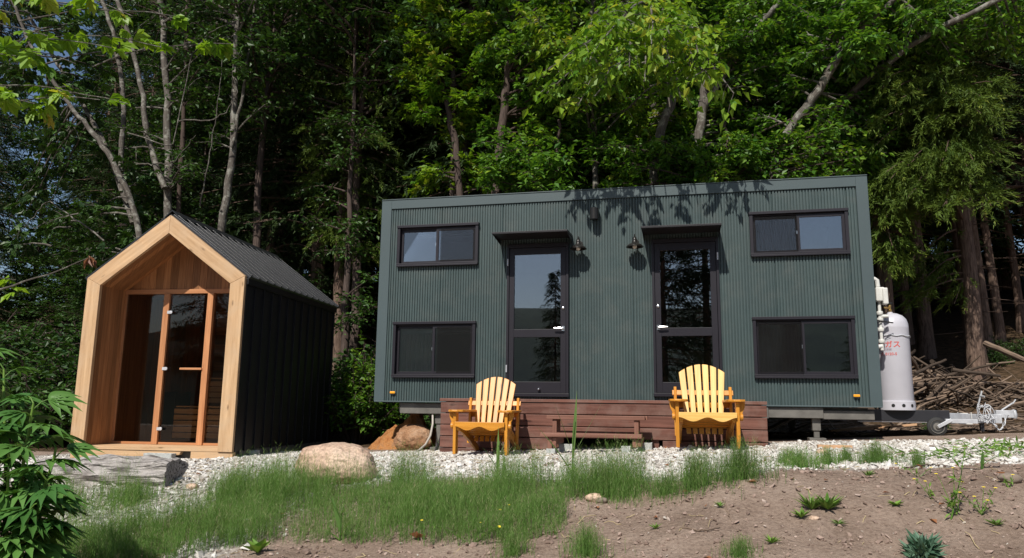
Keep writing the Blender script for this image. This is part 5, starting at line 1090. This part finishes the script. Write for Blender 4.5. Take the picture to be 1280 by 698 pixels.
tufts = [((870, 612), .22, .20, 'green horsetail tuft at the gravel edge below the pale chair'), ((928, 600), .22, .21, 'rounded green tuft below the right end of the deck'), ((785, 622), .18, .16, 'thin green tuft at the gravel edge below the low bench'), ((830, 620), .16, .12, 'low sparse tuft between two greener ones at the gravel edge'), ((733, 694), .13, .15, 'small green tuft alone on the bare soil at bottom centre'), ((925, 697), .10, .09, 'very small tuft on the soil at the bottom edge'), ((1000, 586), .18, .13, 'olive tuft at the gravel edge right of the deck'), ((1035, 582), .12, .13, 'dry tipped tuft beside the orange timber offcut'), ((1058, 580), .10, .12, 'narrow tuft just right of the orange timber offcut'), ((1095, 580), .20, .15, 'wide dry tipped tuft on the soil crest below the trailer'), ((1147, 585), .07, .12, 'slender tuft alone on the crest right of the wide one'), ((985, 580), .12, .12, 'faint tuft near the right foot of the deck'), ((290, 628), .22, .19, 'green tuft at the left end of the boulder'), ((165, 630), .28, .15, 'green tuft in front of the weathered log'), ((640, 697), .12, .12, 'low tuft at the bottom edge of the soil below the left chair'), ((755, 618), .2, .19, 'full green tuft at the right end of the horsetail bed')]
for (bp, r, h, lab) in tufts:
    p = gpt(*bp); o_ = thing('grass_tuft', lab, 'grass tuft', tuple(p)); n = int(420*(r/.2)**1.5)+60; a = rng.uniform(0, 2*PI, n); rr = r*np.abs(rng.normal(0, .5, n)); xx, yy = p[0]+rr*np.cos(a), p[1]+rr*np.sin(a)*.8
    g = G(); horsetail(g, np.stack([xx, yy, tz(xx, yy)-.01], 1), h*rng.uniform(.5, 1.15, n)*(1.1-.35*rr/r), 10); g.build('stems', M['grass'], o_)

# dry straw, twigs and leaf scraps on soil and gravel
g = G(); n = 900
for q in range(n):
    x = rng.uniform(-2, 8.5); y = rng.uniform(-7.6, -1.1); L = rng.uniform(.02, .11)*(1.4 if rng.random() < .1 else 1); a = rng.uniform(0, 6.28); P = curve((x, y, 0), (x+L*math.cos(a), y+L*math.sin(a), 0), -.04, .25, 5); P[:, 2] += tz(P[:, 0], P[:, 1])+(.016 if y > -4.3 else .005); g.tube(P, rng.uniform(.0008, .0026), 4, False)
g.build('straw_litter', M['straw'], kind='stuff', label='bits of dry straw and twigs scattered over soil and gravel', cat='litter')
g = G(); n = 420; x = rng.uniform(-2, 8.5, n); y = rng.uniform(-7.4, -1.2, n); P = np.stack([x, y, tz(x, y)+.012], 1); leaves(g, P, rng.normal(0, 1, (n, 3))*[1, 1, .2], rng.normal(0, .35, (n, 3))+[0, 0, 1], rng.uniform(.02, .06, n), rng.uniform(.012, .03, n), rng.random(n), .35); g.build('leaf_litter', M['leaf_dry'], kind='stuff', label='small brown leaf scraps lying on soil and gravel', cat='leaf litter')
g = G(); n = 110; x = rng.uniform(1.5, 8, n); y = rng.uniform(-7.4, -4.8, n); P = np.stack([x, y, tz(x, y)], 1); S_ = np.clip(rng.lognormal(-4.3, .4, n), .008, .026); stones(g, P, S_, .7); g.build('soil_clods', M['clod'], kind='stuff', label='larger clods lying on the bare soil', cat='soil')

# --- single plants
def blade(g, p, d, L, w, bend=.4, n=7, rnd=.5):
    p = np.array(p, float); d = unit(np.array(d, float)); side = unit(np.cross(d, [0, 0, 1.]) if abs(d[2]) < .95 else np.array([1., .2, 0])); V = []
    for q in range(n+1):
        t = q/n; c = p+d*L*t; h_ = np.array([d[0], d[1], 0]); c = c+h_*L*bend*t*t; c[2] -= bend*L*t*t*.45; ww = w*math.sin(PI*min(1, (t*.93+.07)))**.6*(1-t**3)+.0004
        V += [c-side*ww, c+np.array([0, 0, -ww*.3])*0+d*0, c+side*ww]
    Fs = []
    for q in range(n):
        for e in (0, 1): a = q*3+e; Fs.append((a, a+1, a+4, a+3))
    g.add(V, Fs, None, rnd)
def reed(px, py, h, lab, specs):
    p = gpt(px, py); o_ = thing('reed_plant', lab, 'reed', tuple(p)); g = G(); g.tube([p, p+np.array([.0, 0, h*.5]), p+np.array([.01, 0, h*.8])], [.005, .004, .002], 6); g.build('stem', M['reed'], o_)
    g = G()
    for (z, dx, dy, dz, L, b) in specs: blade(g, p+np.array([0, 0, z*h]), (dx, dy, dz), L*h, .011, b, 8, rng.uniform(.2, .8))
    g.build('leaves', M['reed'], o_, smooth=True)
reed(716, 604, .48, 'tall reed with long narrow leaves standing in front of the low bench', [(.35, -.35, 0, 1, .75, .05), (.3, .05, .1, 1, .85, 0), (.3, .45, 0, .9, .85, .05), (.1, -.5, .1, .8, .8, .2), (.15, .9, 0, .45, .6, .35), (.2, -.3, -.1, .5, .4, .5)])
reed(425, 676, .22, 'slender reed shoot in front of the boulder at the soil edge', [(.2, -.3, 0, 1, 1.0, .05), (.5, -.5, 0, .9, .8, .1), (.1, .4, 0, .8, .6, .15), (.6, .2, 0, .5, .3, .5), (0, -.6, 0, .5, .5, .3)])
reed(622, 600, .30, 'thin reed growing in the gravel right of the left chair', [(.2, -.5, 0, .9, .6, .2), (.4, .3, 0, .9, .6, .15), (.7, .8, 0, .3, .5, .3), (.1, 0, 0, 1, 1., 0)])
reed(1228, 590, .12, 'small grassy shoot on the soil at right', [(.1, -.7, 0, .5, 1.4, .3), (.3, .6, 0, .5, 1.2, .3), (.1, .1, 0, 1, 1, .1)])
def rosette(px, py, r, lab, leafm, n=9, up=.6, wr_=.42, name='weed_plant', cat='weed', z=.0):
    p = gpt(px, py); o_ = thing(name, lab, cat, tuple(p)); a = np.linspace(0, 2*PI, n, endpoint=False)+rng.normal(0, .2, n); D = np.stack([np.cos(a), np.sin(a), up*rng.uniform(.5, 1.4, n)], 1); g = G(); P = np.tile(p, (n, 1))+np.array([0, 0, .01+z]); N = np.tile([0, 0, 1.], (n, 1))+rng.normal(0, .15, (n, 3)); L = r*rng.uniform(.7, 1.15, n); leaves(g, P, D, N, L, L*wr_, rng.random(n)); g.build('leaves', leafm, o_); return o_
rosette(322, 694, .10, 'small seedling with oval bright leaves at the bottom left of the soil', M['weed'], 9, 1.1, .6)
rosette(905+130, 640, .10, 'pale green seedling in the middle of the bare soil', M['weed'], 30, 1.1, .2); rosette(1015, 640, .10, 'grassy green weed left of the pale seedling on the soil', M['weed'], 44, 1.3, .11); rosette(1002, 650, .06, 'tiny weed at the foot of the grassy green weed', M['weed'], 16, .9, .25); rosette(1120, 635, .05, 'tiny light green seedling alone on the soil', M['weed'], 9, .6, .5); rosette(1048, 658, .05, 'tiny yellowish weed low on the bare soil', M['grass'], 12, .5, .2)
p = gpt(1155, 702); o_ = thing('thistle_rosette', 'blue green thistle like rosette at the bottom right', 'weed', tuple(p)); g = G(); n = 90; a = rng.uniform(0, 2*PI, n); D = np.stack([np.cos(a), np.sin(a), rng.uniform(.1, 2.2, n)], 1); r_ = rng.uniform(.0, .05, n); P = p+np.stack([np.cos(a)*r_, np.sin(a)*r_, rng.uniform(0, .07, n)], 1); palm(g, P, D, np.tile([0, 0, 1.], (n, 1))+rng.normal(0, .4, (n, 3)), rng.uniform(.05, .085, n), 3, .5, .28, rng.random(n)); g.build('leaves', M['bluegreen'], o_)
def flower_weed(px, py, h, lab, nf, spread, leafm='weed'):
    p = gpt(px, py); o_ = thing('flowering_weed', lab, 'weed', tuple(p)); g, gf, gl = G(), G(), G()
    for q in range(max(3, nf)):
        e = p+np.array([rng.normal(0, spread), rng.normal(0, spread*.6), h*rng.uniform(.55, 1.05)]); P = curve(p, e, -.05, .08, 6); g.tube(P, np.linspace(.0022, .001, 6), 4)
        B = interp(P, rng.uniform(.2, .9, 5)); leaves(gl, B, rng.normal(0, 1, (5, 3)), rng.normal(0, .3, (5, 3))+[0, 0, 1], rng.uniform(.015, .035, 5), .01, rng.random(5))
        if q < nf:
            for k in range(5): a = k*2*PI/5; leaves(gf, e[None], np.array([[math.cos(a), math.sin(a)*.8-.3, .35]]), np.array([[0, -.4, 1.]]), np.array([.009]), np.array([.008]), .5)
    g.build('stems', M['weed'], o_); gl.build('leaves', M[leafm], o_)
    if nf: gf.build('flowers', M['yellow'], o_)
flower_weed(1195, 648, .22, 'tall leaning weed with a few yellow flowers at right on the soil', 3, .05); flower_weed(1228, 646, .13, 'clump of small yellow flowers right of the tall leaning weed', 5, .05); flower_weed(1165, 625, .10, 'weed with two yellow flowers left of the tall leaning weed', 2, .05); flower_weed(1262, 612, .08, 'single yellow flowered weed near the right edge', 1, .02); flower_weed(1150, 597, .08, 'faint yellow flowered weed high on the soil crest', 2, .06); flower_weed(590, 682, .12, 'yellow flowered weed in front of the horsetail bed', 4, .12); flower_weed(630, 655, .12, 'yellow flowered weed within the right part of the horsetail bed', 3, .08)
# stem of the tall weed and pulled weeds on the gravel at right
p = gpt(1188, 650); o_ = thing('tall_weed', 'tall thin stemmed weed leaning right near the right side of the soil', 'weed', tuple(p)); e1, e2 = p+np.array([.02, 0, .13]), p+np.array([.09, .02, .30]); g = G(); g.tube(curve(p, e2, 0, .05, 8), np.linspace(.004, .0015, 8), 5); g.build('stem', M['weed'], o_); g = G(); n = 26; P = interp(np.array([p, e1, e2]), rng.uniform(.1, 1, n)); leaves(g, P, rng.normal(0, 1, (n, 3)), rng.normal(0, .5, (n, 3))+[0, 0, 1], rng.uniform(.03, .07, n), .014, rng.random(n)); g.build('leaves', M['weed'], o_)
for (px, py, w_x, lab) in ((1205, 573, .30, 'sprawling green weeds lying on the gravel below the hitch'), (1265, 562, .22, 'sprawling weeds at the right edge of the gravel')):
    p = gpt(px, py); o_ = thing('sprawling_weed', lab, 'weed', tuple(p)); g = G(); n = 230; xx = p[0]+rng.normal(0, w_x, n); yy = p[1]+rng.normal(0, .12, n); P = np.stack([xx, yy, tz(xx, yy)+rng.uniform(0, .06, n)], 1); leaves(g, P, rng.normal(0, 1, (n, 3))*[1, .6, .35], rng.normal(0, .5, (n, 3))+[0, 0, 1], rng.uniform(.03, .10, n), .016, rng.random(n)); g.build('leaves', M['weed'], o_)
for (px, py, r, n_, lab) in ((900, 636, .04, 14, 'tiny pale weed on the soil below the pale chair'), (1085, 598, .05, 20, 'small weed just under the soil crest below the trailer'), (1245, 660, .05, 18, 'small weed low at the right edge of the soil'), (820, 664, .04, 14, 'tiny weed low in the centre of the bare soil'), (965, 682, .05, 20, 'small weed near the bottom edge right of centre')): rosette(px, py, r, lab, M['weed'], n_, .9, .22)
for (pts, lab) in (([(905, 628), (908, 640), (914, 655)], 'thin bare root sticking out of the soil in the centre'), ([(850, 662), (880, 668), (900, 662)], 'thin curved root lying on the soil left of centre'), ([(1130, 588), (1165, 583), (1190, 586)], 'grey twig lying across the soil crest at right')):
    P = np.array([gpt(x, y)+[0, 0, .012] for x, y in pts]); P = interp(P, np.linspace(0, 1, 14))+rng.normal(0, .003, (14, 3)); g = G(); g.tube(P, np.linspace(.006, .002, 14), 5); g.build('bare_root', M['sticks'], smooth=True, label=lab, cat='root')
p = gpt(520, 676); o_ = thing('fallen_leaf', 'curled brown dry leaf on the soil in front of the horsetail bed', 'leaf', tuple(p)); g = G(); D = np.array([[1, .1, .3], [-.8, .3, .4], [.3, -.6, .6], [-.2, .5, .8]]); leaves(g, np.tile(p+[0, 0, .012], (4, 1)), D, rng.normal(0, .4, (4, 3))+[0, 0, 1], np.array([.06, .05, .05, .04]), .035, rng.random(4), .5); g.build('dry_blade', M['leaf_dry'], o_)
p = at(113, 322, -.4); o_ = thing('dead_leaf_cluster', 'cluster of hanging brown dead leaves beside the left eave of the sauna', 'leaves', tuple(p)); g = G(); n = 12; a = rng.uniform(0, 6.28, n); leaves(g, np.tile(p, (n, 1))+rng.normal(0, .02, (n, 3)), np.stack([np.cos(a)*.6, np.sin(a)*.6, np.full(n, -1.)], 1), rng.normal(0, 1, (n, 3)), rng.uniform(.12, .2, n), .06, rng.random(n), .4); g.build('dry_blades', M['leaf_dry'], o_); g = G(); g.tube(curve(p, at(-60, 380, -.2), .02, .05, 12), np.linspace(.006, .02, 12), 6); g.build('twig', M['bark_grey'], o_)

# --- big lobed leaf plant close on the left
def lobed(g, P, D, N, size, rnd, k=7, w=.20):
    n = len(P); D = unit(D); S_ = unit(np.cross(D, N)); U = np.cross(S_, D)
    for j in range(k):
        a = (j-(k-1)/2)*.37; dd = D*math.cos(a)+S_*math.sin(a); L = size*(1-.30*abs(j-(k-1)/2)/((k-1)/2))
        m0 = P; nb = 5; pr = []
        for q in range(nb+1):
            t = q/nb; c = P+dd*(L*t)[:, None]-U*(L*(.16*t*t))[:, None]-np.array([0, 0, 1.])*(L*.22*t*t)[:, None]; side = unit(np.cross(dd, U)); ww = L*w*(.35+1.0*math.sin(PI*min(1, t*.85+.12)))*(1-t**2.5)*.62
            pr.append((c-side*ww[:, None]+U*(ww*.35)[:, None], c, c+side*ww[:, None]+U*(ww*.35)[:, None]))
        V = np.stack([v for tr in pr for v in tr], 1); m_ = V.shape[1]; base = (np.arange(n)*m_)[:, None, None]
        Fs = np.array([(q*3+e, q*3+e+1, q*3+e+4, q*3+e+3) for q in range(nb) for e in (0, 1)])[None]; g.add(V.reshape(-1, 3), (Fs+base).reshape(-1, 4), None, np.repeat(rnd, m_))
def big_plant(lab, base, tops):
    o_ = thing('lobed_leaf_plant', lab, 'leafy plant', tuple(base)); gs, gl = G(), G()
    for (top, nl, sz) in tops:
        top = np.array(top); P = curve(base, top, -.04, .05, 14); gs.tube(P, np.linspace(.012, .005, 14), 8)
        ts = np.linspace(.12, 1, nl); B = interp(P, ts); a = np.arange(nl)*2.4+rng.uniform(0, 6); out = np.stack([np.cos(a), np.sin(a), .35+.5*(ts > .93)], 1); pl = sz*rng.uniform(.35, .7, nl)*(1.1-.6*ts); E_ = B+unit(out)*pl[:, None]
        for q in range(nl): gs.tube([B[q], (B[q]+E_[q])/2+[0, 0, .01], E_[q]], [.004, .003, .0025], 5, False)
        lobed(gl, E_, unit(out*[1, 1, .2]), np.tile([0, 0, 1.], (nl, 1))+rng.normal(0, .25, (nl, 3)), sz*rng.uniform(.7, 1.1, nl)*(1.12-.45*ts), rng.random(nl))
    gs.build('stems', M['weed'], o_, smooth=True); gl.build('leaves', M['leaf_palm'], o_, smooth=True); return o_
Yp = -6.5
bz = at(10, 760, Yp); bz = np.array([bz[0], Yp, float(tz(bz[0], Yp))])
big_plant('large plant with deeply lobed dark green leaves at the left edge close to the camera', bz, [(at(42, 505, Yp), 26, .25), (at(5, 462, Yp+.1), 24, .22), (at(58, 600, Yp-.1), 20, .22), (at(-20, 540, Yp), 24, .25), (at(35, 640, Yp-.15), 20, .22), (at(-30, 445, Yp+.2), 22, .24), (at(10, 590, Yp-.1), 22, .23), (at(70, 560, Yp), 14, .20), (at(-10, 680, Yp-.2), 18, .24)])
rosette(82, 640, .08, 'yellow green young plant at the foot of the big lobed leaf plant', M['weed'], 16, .8, .4); 

# --- woods on the far side of the clearing, seen mirrored in the window glass
for k, (x, y, s) in enumerate(((3.2, -22, .9), (4.9, -23, 1.0), (8.6, -26, .38), (-1.7, -24, .48), (-5.0, -27, .30), (11.5, -26, .42), (-14, -30, .8), (-18, -31, .85), (-23, -30, .8), (-28, -32, .9), (15, -30, .5), (20, -32, .95))):
    dup(protos[k % 3], (x, y, ground_at(x, y)), k*1.3, s, None, 'dark cedar across the clearing, mirrored in the window glass', 'cedars across the clearing mirrored in the glass')


# ------------------------------------------------------------------ light
w = bpy.data.worlds.new('World'); SC.world = w; w.use_nodes = True; nt = w.node_tree
sky = nt.nodes.new('ShaderNodeTexSky'); sky.sky_type = 'NISHITA'; sky.sun_disc = False
sd = Vector((.09, .45, -.505)).normalized()   # travel direction of sunlight
el = math.asin(-sd.z); azv = math.atan2(-sd.x, -sd.y)   # compass angle of the sun from +Y, clockwise towards +X
sky.sun_elevation = el; sky.sun_rotation = azv; sky.air_density = 1.; sky.dust_density = .9; sky.ozone_density = 1.6
bg = nt.nodes['Background']; nt.links.new(sky.outputs[0], bg.inputs[0]); bg.inputs[1].default_value = .085
ld = bpy.data.lights.new('sun', 'SUN'); ld.energy = 4.8; ld.angle = math.radians(.53); ld.color = (1, .955, .88)
lo = bpy.data.objects.new('sun', ld); COL.objects.link(lo); lo.rotation_euler = (sd).to_track_quat('-Z', 'Y').to_euler()
vs = SC.view_settings; vs.view_transform = 'Standard'; vs.look = 'None'; vs.exposure = 0.12; vs.gamma = 1.
SC.render.engine = 'CYCLES'; cy = SC.cycles; cy.max_bounces = 7; cy.diffuse_bounces = 3; cy.glossy_bounces = 3; cy.transmission_bounces = 3; cy.transparent_max_bounces = 8
cy.use_denoising = True; cy.sample_clamp_indirect = 6
try: cy.denoiser = 'OPENIMAGEDENOISE'
except Exception: pass
SC.render.film_transparent = False
